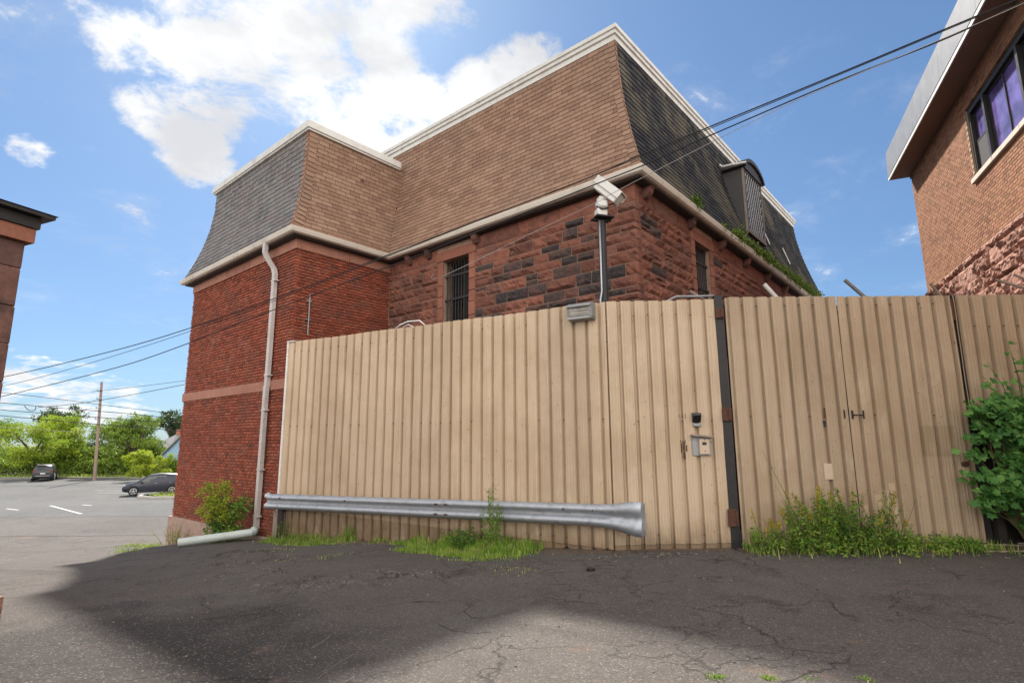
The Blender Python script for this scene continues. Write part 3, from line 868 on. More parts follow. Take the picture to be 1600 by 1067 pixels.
def tiles(pc, fr, sgn, fn, lo, hi, expo, wid, th, jitw=0.0, skip=None, gap=.006, zmin=0, lag=.5, cjit=0.0):
    pts, L_ = arc(fn)
    tot = L_[-1]
    n = int(tot / expo)
    ex = tot / n
    for k in range(n):
        o, z = at_arc(pts, L_, (k + .5) * ex)
        if z < zmin: continue
        o2, z2 = at_arc(pts, L_, (k + 1) * ex); o1, z1 = at_arc(pts, L_, k * ex)
        up = (fr.n * (o2 - o1) + V((0, 0, z2 - z1))).normalized()
        tl = th / ex
        upt = (up - up.cross(fr.e) * tl).normalized()
        nn = upt.cross(fr.e)
        a0, b0 = lo(o, z), hi(o, z)
        s = a0 - rng.random() * wid if jitw else a0 - ((k % 2) * lag + (k % 3) * .07) * wid
        while s < b0:
            w = wid * (1 + rng.uniform(-jitw, jitw))
            a, b = max(s, a0), min(s + w, b0)
            s += w
            if b - a < .035: continue
            if skip and skip((a + b) / 2, z): continue
            g = rng.gauss(0, cjit)
            pc.add(fr.p(sgn * (a + b) / 2, o, z) + nn * (th * .5) + upt * (g), (fr.e, nn, upt), (b - a - gap, th, ex * 1.06))
tile_u = [unit_tile(.0, i) for i in range(1)] + [unit_tile(.03, i) for i in range(1, 5)]
slate_u = [unit_tile(.07, i) for i in range(6)]
oM = lambda z: PM(min(1, max(0, (z - 6.70) / 3.76)))[0]
oB = lambda z: PB(min(1, max(0, (z - 6.70) / 3.0)))[0]
sh = Pieces(tile_u)
tiles(sh, FM, 1, PM, lambda o, z: -o, lambda o, z: LM - oB(z) if z < 9.75 else LM + 2.4, .128, .30, .013, lag=.5, gap=.012)
sh_b = Pieces(tile_u)
tiles(sh_b, FI, -1, PB, lambda o, z: -o, lambda o, z: LW - oM(z), .128, .30, .013, lag=.5, gap=.012)
sl = Pieces(slate_u)
tiles(sl, FB, 1, PB, lambda o, z: -o + .06, lambda o, z: LB + o, .155, .25, .015, jitw=.22, cjit=.006, gap=.014)
sl_d = Pieces(slate_u)
DK0, DK1 = 6.80, 8.42
tiles(sl_d, FR, -1, PM, lambda o, z: -o + .03, lambda o, z: DEP + o, .165, .26, .016, jitw=.2, cjit=.006, gap=.014, skip=lambda s, z: DK0 < s < DK1 and 7.58 < z < 9.7)
# hip caps in tan shingle
def hips(pc, fr, sgn, fn, w, expo=.14):
    pts, L_ = arc(fn)
    n = int(L_[-1] / expo); ex = L_[-1] / n
    for k in range(n):
        o, z = at_arc(pts, L_, (k + .5) * ex); o2, z2 = at_arc(pts, L_, (k + 1) * ex); o1, z1 = at_arc(pts, L_, k * ex)
        up = (fr.n * (o2 - o1) + V((0, 0, z2 - z1))).normalized()
        upt = (up - up.cross(fr.e) * .1).normalized()
        nn = upt.cross(fr.e)
        hx = (o2 - o1) / ex
        e2 = fr.e
        pc.add(fr.p(sgn * (-o + w / 2 - .008), o, z) + nn * .02, (e2, nn, (upt + fr.e * (-sgn * hx)).normalized()), (w, .014, ex * 1.12))
hips(sh, FM, 1, PM, .16)
hips(sh, FR, -1, PM, .05)
hips(sh_b, FI, -1, PB, .22)
hips(sh_b, FB, 1, PB, .13)
# split the 300 single shingles and slates between the two roofs by what shows largest
sh.emit('shingle', 'shingle_field', M['shingle'], roofm, 170)
sh_b.emit('shingle', 'shingle_field', M['shingle'], roofb, 130)
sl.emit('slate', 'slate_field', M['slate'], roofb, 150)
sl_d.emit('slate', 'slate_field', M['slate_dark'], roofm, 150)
# --- roof edge trim, gutters, soffit
def part_sweep(name, path, prof, mat, parent=bld, smooth=False):
    mb = MB(); sweep(mb, path, prof)
    return mb.build(name, mat, parent, smooth=smooth)
part_sweep('roof_edge_trim', [Bc + W_ * (LW + .42), Bc, Lc, Lc + W_ * 9], [(-.42, 9.695), (-.235, 9.695), (-.235, 9.73), (-.20, 9.75), (-.20, 9.937), (-.42, 9.937)], M['white_trim'])
part_sweep('roof_edge_trim', [Rc + A_ * 6, Rc, Mc, Mc + A_ * (LM + 3.2), Mc + A_ * (LM + 3.2) + W_ * 9], [(-.80, 10.45), (-.655, 10.45), (-.655, 10.575), (-.615, 10.595), (-.615, 10.68), (-.583, 10.70), (-.583, 10.795), (-.80, 10.795)], M['white_trim'])
part_sweep('side_flashing', [Mc + A_ * (LM + .9) + W_ * .9, Mc + A_ * (LM + .9) + W_ * .68], [(0, 9.6), (.3, 9.6), (.3, 10.4), (0, 10.4)], M['white_trim'])
GP = [(.20, 6.58), (.27, 6.575), (.315, 6.60), (.335, 6.66), (.345, 6.70), (.345, 6.715), (.33, 6.715), (.325, 6.70), (.30, 6.62), (.215, 6.62), (.215, 6.715), (.20, 6.715)]
part_sweep('gutter', [Rc + A_ * 6, Rc, Mc, Ic, Bc, Lc, Lc + W_ * 9], GP, M['gutter'])
part_sweep('soffit', [Rc + A_ * 6, Rc, Mc, Ic, Bc, Lc, Lc + W_ * 9], [(-.05, ZS + .002), (.198, ZS + .002), (.198, 6.69), (-.05, 6.69)], M['soffit'])
for fr, s in ((FM, 4.95), (FM, 1.2), (FR, -6.3), (FR, -12.2), (FB, 3.4)):
    mb = MB(); mb.prism([fr.p(s, o * 1.0 + (.006 if o > .21 else 0), z - (.004 if z < 6.65 else 0)) for o, z in GP[:6]] + [fr.p(s, .30, 6.705), fr.p(s, .21, 6.62)], fr.e * .05)
    mb.build('gutter_joint', M['gutter'], bld)
# downspout with its offset
def rect_pipe(mb, fr, pts, w, d):
    pv = []
    for i, (s, o, z) in enumerate(pts):
        pv.append([fr.p(s + i_ * w / 2, o + j_ * d / 2, z) for i_, j_ in ((-1, -1), (1, -1), (1, 1), (-1, 1))])
    b = len(mb.v)
    for q in pv: mb.v.extend(q); mb.t.extend([0] * 4)
    for i in range(len(pv) - 1):
        for k in range(4):
            mb.f.append([b + i * 4 + k, b + i * 4 + (k + 1) % 4, b + i * 4 + 4 + (k + 1) % 4, b + i * 4 + 4 + k]); mb.m.append(0)
    mb.f.append([b, b + 1, b + 2, b + 3]); mb.m.append(0)
mb = MB()
rect_pipe(mb, FB, [(1.10, .27, 6.60), (1.10, .27, 6.36), (1.06, .22, 6.22), (.90, .10, 5.92), (.86, .085, 5.78), (.86, .085, 2.95), (.862, .10, 2.9), (.862, .10, -.42)], .125, .095)
ds = mb.build('downspout', M['downspout'], bld)
for z in (5.6, 3.2, 2.35, .95, -.12):
    mb = MB(); mb.box(FB.p(.84, .085 if z > 2.9 else .10, z), (.22, .11, .035), FB.R); mb.build('bracket', M['downspout'], ds)
mb = MB(); mb.tube([FI.p(-.40, .05, 4.15), FI.p(-.40, .05, 5.18)], .016, 6); mb.box(FI.p(-.40, .02, 5.02), (.12, .05, .03), FI.R); mb.box(FI.p(-.40, .02, 4.55), (.14, .05, .02), FI.R)
mb.build('conduit', M['galv_dull'], bld)
o_, z_ = PB((8.89 - 6.7) / 3.0)
mb = MB(); mb.tube([FI.p(-1.94, o_ - .02, 8.89), FI.p(-1.94, o_ + .10, 8.90)], .035, 10); mb.build('vent_pipe', M['shingle'], roofb)
for k, za, zb in ((9.5, 7.9, 8.45), (11.7, 7.75, 8.4)):
    o_ = oM((za + zb) / 2)
    mb = MB(); mb.tube([FR.p(-k, oM(za) + .06, za), FR.p(-k, oM(zb) + .06, zb)], .02, 6); mb.build('snow_guard_rod', M['white_metal'], roofm)
# --- dormer on the dark slate side
dm = MB()
kc = (DK0 + DK1) / 2
def dp(k, o, z): return FR.p(-k, o, z)
for k in (DK0, DK1):
    zs = [7.5 + 2.1 * i / 6 for i in range(7)]
    poly = [dp(k, .0, z) for z in zs] + [dp(k, oM(z) - .12, z) for z in zs[::-1]]
    dm.prism([p - FR.e * .03 for p in poly], FR.e * .06)
for k in (DK0 + .07, DK1 - .07): dm.box(dp(k, .015, 8.55), (.13, .09, 2.1), FR.R)
dm.box(dp(kc, .015, 7.56), (DK1 - DK0, .11, .10), FR.R)
dm.box(dp(kc, .015, 9.52), (DK1 - DK0, .11, .14), FR.R)
dm = dm.build('dormer', M['dormer_sheet'], bld)
for k in (DK0 - .02, DK1 + .02):
    mb = MB(); mb.box(dp(k, .04, 8.55), (.035, .06, 2.06), FR.R); mb.build('edge_trim', M['dormer_edge'], dm)
mb = MB(); mb.box(dp(kc, .075, 7.52), (DK1 - DK0 + .06, .05, .04), FR.R); mb.build('sill', M['dormer_edge'], dm)
mb = MB()
arcp = [(kc + .94 * math.sin(a), 9.56 + .40 * math.cos(a) ** 1.2) for a in [(-90 + 15 * i) * math.pi / 180 * .999 for i in range(13)]]
outer = [(k, z) for k, z in arcp]
inner = [(kc + (k - kc) * .93, 9.56 + (z - 9.56) * .82 - .05) for k, z in arcp]
mb.prism([dp(k, .17, z) for k, z in outer] + [dp(k, .17, z) for k, z in inner[::-1]], -FR.n * .95)
mb.prism([dp(k, .11, z) for k, z in inner] , -FR.n * .10)
mb.build('hood', M['black_metal'], dm)
mb = MB(); mb.tube([dp(DK0 - .22, .22, 9.55), dp(DK0 - .30, -.1, 9.56), dp(DK0 - .30, -.45, 9.60), dp(DK0 - .28, -.52, 9.70)], .03, 6); mb.build('hood_gutter', M['white_metal'], dm)
mb = MB(); mb.box(dp(kc, -.02, 8.55), (DK1 - DK0 - .24, .01, 1.86), FR.R); mb.build('pane', M['glass_dark'], dm)
gr = MB()
k0, k1, zz0, zz1 = DK0 + .13, DK1 - .13, 7.62, 9.44
for sg in (1, -1):
    c = -3.0
    while c < 3.6:
        a, b_ = k0, k1                     # diagonal bars of the lattice grille
        za, zb = zz0 + c, zz0 + c + sg * 1.5 * (k1 - k0)
        if sg < 0: za, zb = zz0 + c + 1.6, zz0 + c + 1.6 - 1.5 * (k1 - k0)
        pa, pq = (a, za), (b_, zb)
        def clip(p, q):
            t0, t1 = 0, 1
            dz = q[1] - p[1]
            ta, tb = (zz0 - p[1]) / dz, (zz1 - p[1]) / dz
            t0, t1 = max(0, min(ta, tb)), min(1, max(ta, tb))
            return (t0, t1) if t1 > t0 else None
        cl = clip(pa, pq)
        if cl:
            P_ = lambda t: dp(pa[0] + (pq[0] - pa[0]) * t, .05 + .008 * sg, pa[1] + (pq[1] - pa[1]) * t)
            gr.tube([P_(cl[0]), P_(cl[1])], .013, 5)
        c += .26
gr.build('lattice_grille', M['galv_dull'], dm)
# ------------------------------------------------------------------ beige steel fence, gate and what hangs on them
A0, A1 = V((-5.16, 12.56, 0)), V((1.54, 8.90, 0))
DA = (A1 - A0).normalized()
FA = Frame(A1, V((DA.y, -DA.x, 0)))       # e = -DA?  checked below
LA = (A1 - A0).length
FBt = Frame(V((3.30, 8.77, 0)), V((1.54 - 3.30, 8.90 - 8.77, 0)).cross(V((0, 0, 1))) * -1 if False else V((-.0737, -.9973, 0)))
PITCH_ = .2286
RIB = [(0, 0), (.026, 0), (.031, .0045), (.041, .0045), (.046, 0), (.074, 0), (.079, .0045), (.089, .0045), (.094, 0), (.122, 0), (.127, .0045), (.137, .0045), (.142, 0), (.160, 0), (.180, -.062), (.212, -.062), (.2286, 0)]
def clad(name, fr, s0, s1, zb, zt, mat, parent, o=0.0, label=None, rows=12, dent=.010, phase=0.0, crumple=0.0, ragged=0.0):
    """one corrugated steel sheet from s0 to s1 (measured along -fr.e, i.e. to the right in the photo)"""
    xs = []
    k = math.floor((s0 - phase) / PITCH_)
    while phase + k * PITCH_ < s1 + PITCH_:
        for x, d in RIB[:-1]:
            q = phase + k * PITCH_ + x
            if s0 - 1e-6 <= q <= s1 + 1e-6: xs.append((q, d))
        k += 1
    def dep(q):
        t = (q - phase) % PITCH_
        for (a, d), (b, e) in zip(RIB, RIB[1:]):
            if a <= t <= b: return d + (e - d) * (t - a) / max(b - a, 1e-9)
        return 0
    if not xs or xs[0][0] - s0 > 1e-4: xs.insert(0, (s0, dep(s0)))
    if s1 - xs[-1][0] > 1e-4: xs.append((s1, dep(s1)))
    mb = MB()
    n = len(xs)
    sd = rng.uniform(0, 99)
    for layer in (0, -.0025):
        for j in range(rows + 1):
            for q, d in xs:
                b = zb(q) if callable(zb) else zb
                t = zt(q) if callable(zt) else zt
                z = b + (t - b) * j / rows
                oo = o + d + layer + dent * noise.noise(V((q * 1.7, z * .9, sd))) + dent * .6 * noise.noise(V((q * 4.5, z * 2.6, sd)))
                if crumple: oo += crumple * noise.noise(V((q * 6, z * 9, sd))) * (1 - j / rows)
                if ragged and j == 0: z += ragged * noise.noise(V((q * 9, 1, sd)))
                mb.v.append(fr.p(-q, oo, z)); mb.t.append(0)
    m = n * (rows + 1)
    for j in range(rows):
        for i in range(n - 1):
            a = j * n + i
            mb.f.append([a, a + n, a + n + 1, a + 1]); mb.m.append(0)
            mb.f.append([m + a, m + a + 1, m + a + n + 1, m + a + n]); mb.m.append(0)
    for a, b in [(i, i + 1) for i in range(n - 1)]:
        mb.f.append([a, a + 1, m + a + 1, m + a]); mb.m.append(0)
        t = rows * n
        mb.f.append([t + a, m + t + a, m + t + a + 1, t + a + 1]); mb.m.append(0)
    for j in range(rows):
        for c in (0, n - 1):
            a = j * n + c
            mb.f.append([a, m + a, m + a + n, a + n]); mb.m.append(0)
    return mb.build(name, mat, parent, label=label)
FA = Frame(A0, V((DA.y, -DA.x, 0)))       # s to the right is -e
if FA.e.dot(DA) > 0: raise Exception('frame')
B0, B1 = A1, V((3.33, 8.78, 0))
DB = (B1 - B0).normalized()
FBn = Frame(B0, V((DB.y, -DB.x, 0)))
LBf = (B1 - B0).length
ZT = 3.85
gnd = lambda fr, q, o=0: (lambda p: hgt(p.x, p.y))(fr.p(-q, o, 0))
fence = thing('steel_fence', 'tall beige corrugated steel fence running from the brick corner to the gate post', 'fence', (A1.x, A1.y, 0))
q = 0.02
while q < LA - .02:
    e = min(q + 4 * PITCH_, LA)
    if LA - e < .2: e = LA
    zseam = lambda x: .20 - .24 * x / LA
    clad('metal_sheet', FA, q, e, lambda x: zseam(x) - .02, lambda x: ZT + .006 * math.sin(x * 3), M['clad'], fence, phase=.02, o=rng.uniform(0, .004))
    clad('skirt_sheet', FA, q, e, lambda x: gnd(FA, x) + .015, lambda x: zseam(x) - .004, M['clad_dirty'], fence, phase=.02, o=-.012, rows=4, crumple=.03 if q < 3.5 else .012, ragged=.05)
    q = e
q = -.035
while q < LBf - .02:
    e = min(q + 4 * PITCH_, LBf)
    if LBf - e < .2: e = LBf
    clad('metal_sheet', FBn, q, e, lambda x: gnd(FBn, x) + .09, lambda x: ZT + .004 * math.sin(x * 5), M['clad'], fence, phase=.03)
    clad('skirt_sheet', FBn, q, e, lambda x: gnd(FBn, x) - .01, lambda x: gnd(FBn, x) + .084, M['clad_dirty'], fence, phase=.03, o=-.008, rows=2, ragged=.03)
    q = e
# rails behind the sheets, end trim, posts
mb = MB()
for z in (.35, 1.9, 3.55):
    mb.box(FA.p(-LA / 2, -.125, z), (LA - .1, .08, .08), FA.R)
    mb.box(FBn.p(-LBf / 2, -.125, z), (LBf - .1, .08, .08), FBn.R)
mb.build('rail', M['galv_dull'], fence)
for q in (.1, 2.5, 4.9, LA - .1):
    mb = MB(); mb.box(FA.p(-q, -.235, 1.5), (.12, .12, 4.7), FA.R); mb.build('post', M['galv_dull'], fence)
mb = MB(); mb.box(FA.p(-.005, -.012, 1.72), (.045, .075, ZT + .04 + .40), FA.R); mb.box(FA.p(-.10, .0, ZT + .012), (.23, .08, .022), FA.R)
mb.build('end_trim', M['white_metal'], fence)
mb = MB(); mb.bbox(FA.p(-.12, .03, -.22), (.34, .08, .66), FA.R, .01); mb.build('base_board', M['wood_grey'], fence)
def screws(fr, L_, zs, phase, parent, amt=.5):
    mb = MB()
    q = phase + .215
    while q < L_:
        for z in zs:
            if rng.random() < amt:
                zz = (z(q) if callable(z) else z) + rng.uniform(-.012, .012)
                c = fr.p(-q + .012, -.012 + .012, zz)
                mb.tube([c - fr.n * .01, c + fr.n * .008], [.011, .007], 6)
        q += PITCH_
    if mb.v: mb.build('screws', M['rust'], parent, kind='stuff')
screws(FA, LA, (1.93, 3.62, lambda q: .27 - .24 * q / LA), .02, fence)
screws(FBn, LBf, (1.88, 3.60, .15), .03, fence)
# rusted-through spots on the right-hand sheets
for dx, z, w, h in [(1.07 + .04 * i, 1.46 + .03 * (i % 2), .022, .14 - .02 * (i % 3)) for i in range(3)] + [(1.065 + .035 * i, 1.56, .012, .05) for i in range(3)] + [(1.06 + .05 * i, 1.96, .010, .04 + .02 * i) for i in range(3)] + [(1.11, 1.35, .03, .10)]:
    mb = MB(); mb.bbox(FBn.p(-dx - .04, .002, z), (w, .006, h), FBn.R, .002); mb.build('rust_mark', M['rust'], fence)
# black gap post with rusty hinge plates
GX0, GX1, GY = 3.36, 7.10, 8.70
mb = MB(); mb.box((3.375, 8.82, 1.92), (.13, .12, 3.98)); mb.build('gate_post', M['black_metal'], fence)
for z, w, h in ((3.60, .14, .16), (1.98, .15, .21), (.42, .12, .26)):
    mb = MB(); mb.bbox((3.37 if z > .5 else 3.33, 8.735, z), (w, .03, h), None, .006); mb.tube([(3.40, 8.715, z - h * .4), (3.40, 8.715, z + h * .4)], .022, 8)
    mb.build('hinge', M['rust'], fence)

# gate leaves
def leaf(x0, x1, label, zb0, zb1, phase):
    fr = Frame(V((x0, GY - .012 * (x0 - GX0) * .5, 0)), V((-.012, -1, 0)))
    g = thing('gate_leaf', label, 'gate', (x0, GY, 0), 'pair of corrugated gate leaves')
    L_ = x1 - x0
    q = 0
    while q < L_ - .02:
        e = min(q + 4 * PITCH_, L_)
        if L_ - e < .2: e = L_
        clad('metal_sheet', fr, q, e, lambda x: zb0 + (zb1 - zb0) * x / L_ + .012 * math.sin(x * 7), ZT + .012, M['clad_gate'], g, phase=phase, o=rng.uniform(0, .003), ragged=.015)
        q = e
    mb = MB()
    for z in (.30, 1.95, 3.70): mb.box(fr.p(-L_ / 2, -.10, z), (L_ - .02, .05, .06), fr.R)
    for s in (.03, L_ - .03): mb.box(fr.p(-s, -.103, 1.98), (.055, .05, 3.5), fr.R)
    mb.build('gate_frame', M['black_metal'], g)
    screws(fr, L_, (1.95, 3.72), phase, g)
    return fr, g, L_
gl, gleft, L1 = leaf(3.47, 5.235, 'left beige gate leaf with a keyhole, next to the black hinge post', .03, .06, .05)
gr_, gright, L2 = leaf(5.255, 7.08, 'right beige gate leaf with a sliding bolt, next to the maple shrub', .06, .05, -.03)
mb = MB(); mb.bbox(gl.p(-1.38, .004, 1.82), (.03, .012, .085), gl.R, .004); mb.bbox(gl.p(-1.38, .004, 1.85), (.05, .012, .035), gl.R, .004); mb.build('keyhole', M['black_metal'], gleft)
mb = MB(); mb.bbox(gl.p(-1.40, .006, 1.99), (.02, .012, .16), gl.R, .004); mb.build('slot', M['rust'], gleft)
mb = MB(); mb.bbox(gl.p(-1.70, .008, 1.97), (.022, .02, .13), gl.R, .004); mb.build('strike_plate', M['black_metal'], gleft)
mb = MB(); mb.bbox(gr_.p(-.045, .010, 1.96), (.03, .022, .13), gr_.R, .004); mb.bbox(gr_.p(-.215, .010, 1.96), (.025, .022, .13), gr_.R, .004); mb.tube([gr_.p(-.04, .02, 1.955), gr_.p(-.215, .02, 1.955)], .009, 6)
mb.build('sliding_bolt', M['black_metal'], gright)
mb = MB(); mb.tube([gr_.p(-1.66, -.005, 1.20), gr_.p(-1.66, .03, 1.20), gr_.p(-1.66, .055, 1.20)], [.045, .035, .042], 12); mb.build('knob', M['rust'], gright)
clad('paint_patch', gl, 1.27, 1.56, .98, 1.22, M['clad_patch'], gleft, phase=.05, o=.004, rows=2, dent=0)
mb = MB(); mb.bbox(gl.p(-1.36, .012, 1.10), (.13, .014, .24), gl.R, .004)
mb.build('blank_plate', M['beige_plastic'], gleft, label='small screwed plate over the old lock')
clad('paint_patch', gr_, 1.06, 1.62, 1.32, 1.78, M['clad_patch'], gright, phase=-.03, o=.004, rows=2, dent=0)
for k, (a, b, z) in enumerate(((.24, .34, .75), (.40, .50, .82), (.47, .57, .92), (.05, .15, .60))):
    clad('faded_patch', gr_, a, b, .10, z, M['clad'], gright, phase=-.03, o=.003, rows=2, dent=0)

# right-hand fence bay: sheets end above an opening, dark boards added for its shade
fr2 = Frame(V((7.12, 8.66, 0)), V((-.012, -1, 0)))
bay = thing('fence_bay', 'short beige fence bay right of the gate above an opening with dark boards added for its shade', 'fence', (7.12, 8.66, 0))
for a, b in ((0, .9), (.9, 1.8), (1.8, 2.5)):
    clad('metal_sheet', fr2, a, b, 2.0, ZT + .012, M['clad_gate'], bay, phase=.08, ragged=.02)
screws(fr2, 2.5, (3.35, 2.12), .08, bay)
mb = MB(); mb.box(fr2.p(-.04, -.09, 1.95), (.11, .10, 3.85), fr2.R); mb.build('post', M['black_metal'], bay)
mb = MB(); mb.bbox(fr2.p(.0, -.03, 3.62), (.10, .04, .36), fr2.R, .006); mb.build('hinge', M['rust'], bay)
x = .02
while x < 2.5:
    w = rng.uniform(.16, .22)
    mb = MB(); mb.bbox(fr2.p(-x - w / 2, -.34 + rng.uniform(-.01, .01), 1.02), (w - .012, .03, 2.02), fr2.R, .006); mb.build('shade_board', M['wood_dark'], bay)
    x += w
mb = MB(); mb.box(fr2.p(-1.25, -.20, 2.03), (2.5, .24, .05), fr2.R); mb.build('top_rail', M['wood_dark'], bay)
mb = MB(); mb.box(fr2.p(-.30, -.15, .55), (.12, .12, 1.1), fr2.R); mb.build('stub_post', M['wood_dark'], bay)
sg = MB(); sg.bbox(fr2.p(-.60, -.05, 1.63), (.15, .01, .24), fr2.R, .003)
tag(sg.build('paper_notice', M['white_sheet'], at=fr2.p(-.60, -.05, 1.51)), 'small white sheet half hidden in the maple leaves right of the gate', 'notice')

# bent pipes and brackets sticking up behind the fence top
def stick(pts, r, mat, name, label, cat='pipe', n=8):
    mb = MB(); mb.tube(pts, r, n)
    return tag(mb.build(name, M[mat], at=pts[0], smooth=40), label, cat)
stick([(3.62, 9.3, 3.2), (3.40, 9.35, 3.95), (3.13, 9.4, 4.16)], .025, 'wood_grey', 'bent_stake', 'brown stake leaning over the fence in front of the right barred window', 'stake')
stick([(2.66, 9.25, 3.93), (2.84, 9.25, 4.02), (3.25, 9.25, 4.02), (3.46, 9.2, 4.02), (3.46, 9.2, 3.7)], .022, 'galv_dull', 'metal_pipe', 'grey horizontal pipe behind the fence top beside the black gate post')
stick([(5.62, 11, 4.2), (5.20, 11, 4.73)], .045, 'white_metal', 'white_pipe', 'off-white slanted pipe above the left gate leaf, against the sandstone wall')
stick([(8.1, 12, 4.5), (7.50, 12, 5.10)], .04, 'galv_dull', 'slanted_pipe', 'grey slanted pipe above the right gate leaf, against the sky')
stick([(7.78, 9.5, 3.8), (7.45, 9.5, 4.30)], .024, 'wood_grey', 'angle_arm', 'short dark arm leaning at the foot of the orange brick wall corner', 'arm')
stick([(9.2, 9.3, 4.05), (8.62, 9.5, 4.36)], .024, 'wood_grey', 'leaning_stake', 'brown arm leaning before the rock-faced stones at the right edge', 'stake')
stick([(9.3, 9.4, 4.22), (8.95, 9.5, 4.46)], .02, 'wood_grey', 'angled_bracket', 'smaller brown arm above another one at the right edge', 'arm')
mb = MB()
c = FA.p(-3.55, -.06, 3.90)
mb.tube([FA.p(-3.1, -.05, 3.84), FA.p(-3.25, -.05, 3.93), FA.p(-3.45, -.05, 3.975), FA.p(-3.75, -.05, 3.965), FA.p(-3.9, -.05, 3.84)], .013, 6)
mb.tube([FA.p(-3.2, -.10, 3.84), FA.p(-3.42, -.10, 3.93), FA.p(-3.6, -.10, 3.84)], .011, 6)
tag(mb.build('white_cable', M['white_cable'], at=c, smooth=True), 'loop of white cable lying on the fence top below the barred window', 'cable')

# floodlight
fl = thing('wall_floodlight', 'weathered grey floodlight fixed to the top of the fence below the camera', 'lamp', FA.p(-7.30, .0, 3.68))
mb = MB()
P_ = lambda s, o, z: FA.p(-7.25 - s * .80, o, 3.71 + (z - 3.71) * .88)
mb.prism([P_(-.27, .01, 3.865), P_(-.27, .12, 3.865), P_(-.27, .24, 3.80), P_(-.27, .25, 3.775), P_(-.27, .06, 3.835)], -FA.e * .432)
mb.prism([P_(.22, .01, 3.86), P_(.22, .22, 3.80), P_(.22, .18, 3.58), P_(.22, .01, 3.56)], -FA.e * .05)
mb.prism([P_(-.27, .01, 3.86), P_(-.27, .22, 3.80), P_(-.27, .16, 3.56), P_(-.27, .01, 3.54)], -FA.e * .04)
mb.box(P_(0, .02, 3.70), (.41, .03, .28), FA.R)
mb.prism([P_(-.27, .01, 3.575), P_(-.27, .17, 3.60), P_(-.27, .17, 3.555), P_(-.27, .01, 3.53)], -FA.e * .432)
mb.build('housing', M['galv_dull'], fl)
mb = MB(); mb.prism([P_(-.225, .04, 3.81), P_(-.225, .205, 3.785), P_(-.225, .165, 3.61), P_(-.225, .04, 3.60)], -FA.e * .352); mb.build('lens', M['lens'], fl)
mb = MB()
for z, o in ((3.72, .195), (3.66, .182)): mb.box(P_(0, o, z), (.35, .005, .006), FA.R)
mb.build('guard_bar', M['white_metal'], fl)

# camera on its pole
cp_ = thing('security_camera', 'white security camera on a black pole standing behind the fence', 'camera', (1.61, 9.3, 0))
mb = MB(); mb.tube([(1.61, 9.3, -.1), (1.61, 9.3, 5.42)], .070, 14); mb.build('pole', M['black_metal'], cp_, smooth=40)
mb = MB(); mb.tube([(1.515, 9.22, 3.6), (1.525, 9.22, 3.95), (1.555, 9.22, 4.12), (1.555, 9.22, 5.40)], .017, 8); mb.build('conduit', M['galv'], cp_, smooth=True)
Rz = lambda a: (V((math.cos(a), math.sin(a), 0)), V((-math.sin(a), math.cos(a), 0)), V((0, 0, 1)))
mb = MB(); mb.bbox((1.62, 9.27, 5.46), (.34, .30, .03), Rz(.25), .005); mb.bbox((1.62, 9.27, 5.44), (.33, .02, .07), Rz(.25), .004); mb.build('mount_plate', M['black_metal'], cp_)
pt = MB(); pt.bbox((1.60, 9.28, 5.56), (.19, .17, .17), Rz(.25), .02); pt.bbox((1.61, 9.24, 5.71), (.20, .16, .15), Rz(.25), .03); pt.tube([(1.60, 9.28, 5.62), (1.60, 9.28, 5.74)], .075, 14)
pt.bbox((1.62, 9.26, 5.82), (.15, .13, .07), Rz(.25), .01)
pt.build('pan_tilt_head', M['white_metal'], cp_, smooth=40)
hd = V((.54, -.30, -.62)).normalized()                 # housing droops away to the right
hs = hd.cross(V((0, 0, 1))).normalized(); hu = hs.cross(hd)
HC = V((1.74, 9.22, 5.93))
mb = MB(); mb.bbox(HC, (.52, .22, .20), (hd, hs, hu), .012); mb.build('housing', M['white_metal'], cp_)
mb = MB(); mb.bbox(HC + hu * .118 - hd * .02, (.60, .27, .018), (hd, hs, hu), .005); mb.bbox(HC - hs * .132 + hu * .055 - hd * .02, (.60, .012, .13), (hd, hs, hu), .004); mb.bbox(HC + hs * .132 + hu * .055 - hd * .02, (.60, .012, .13), (hd, hs, hu), .004); mb.build('sun_shield', M['white_metal'], cp_)
mb = MB(); mb.bbox(HC - hd * .265, (.012, .15, .12), (hd, hs, hu), .004); mb.build('lens_window', M['black_plastic'], cp_)
for a in (-.2, .15):
    mb = MB(); mb.tube([HC + hd * a - hs * .143 + hu * .05, HC + hd * a - hs * .13 + hu * .05], .014, 8); mb.build('bolt', M['black_metal'], cp_)
mb = MB(); mb.tube([HC + hd * .24 - hu * .08, HC + hd * .12 - hu * .22 , V((1.72, 9.2, 5.62)), V((1.60, 9.17, 5.60)), V((1.50, 9.2, 5.66))], .012, 6); mb.build('lead', M['black_plastic'], cp_, smooth=True)

# intercom on the fence
ic = thing('intercom_keypad', 'beige keypad in a grey hooded box on the fence, left of the gate post', 'keypad', FBn.p(-1.42, 0, 1.34))
bx = lambda s, o, z, sz, mat, nm, bev=.004, R=None: (lambda m_: (m_.bbox(FBn.p(-s, o, z), sz, R or FBn.R, bev), m_.build(nm, M[mat], ic))[1])(MB())
bx(1.42, .014, 1.50, (.29, .02, .31), 'galv_dull', 'back_plate')
R1 = (FBn.e * .995 + V((0, 0, .10)), FBn.n, V((0, 0, 1)) - FBn.e * .10)
bx(1.42, .06, 1.645, (.32, .11, .03), 'wood_grey', 'hood', .004, R1)
bx(1.45, .045, 1.485, (.15, .05, .235), 'beige_plastic', 'keypad')
bx(1.45, .072, 1.53, (.065, .006, .045), 'black_plastic', 'display', .002)
for z in (1.415, 1.59): bx(1.455, .072, z, (.015, .006, .015), 'black_plastic', 'button', .002)
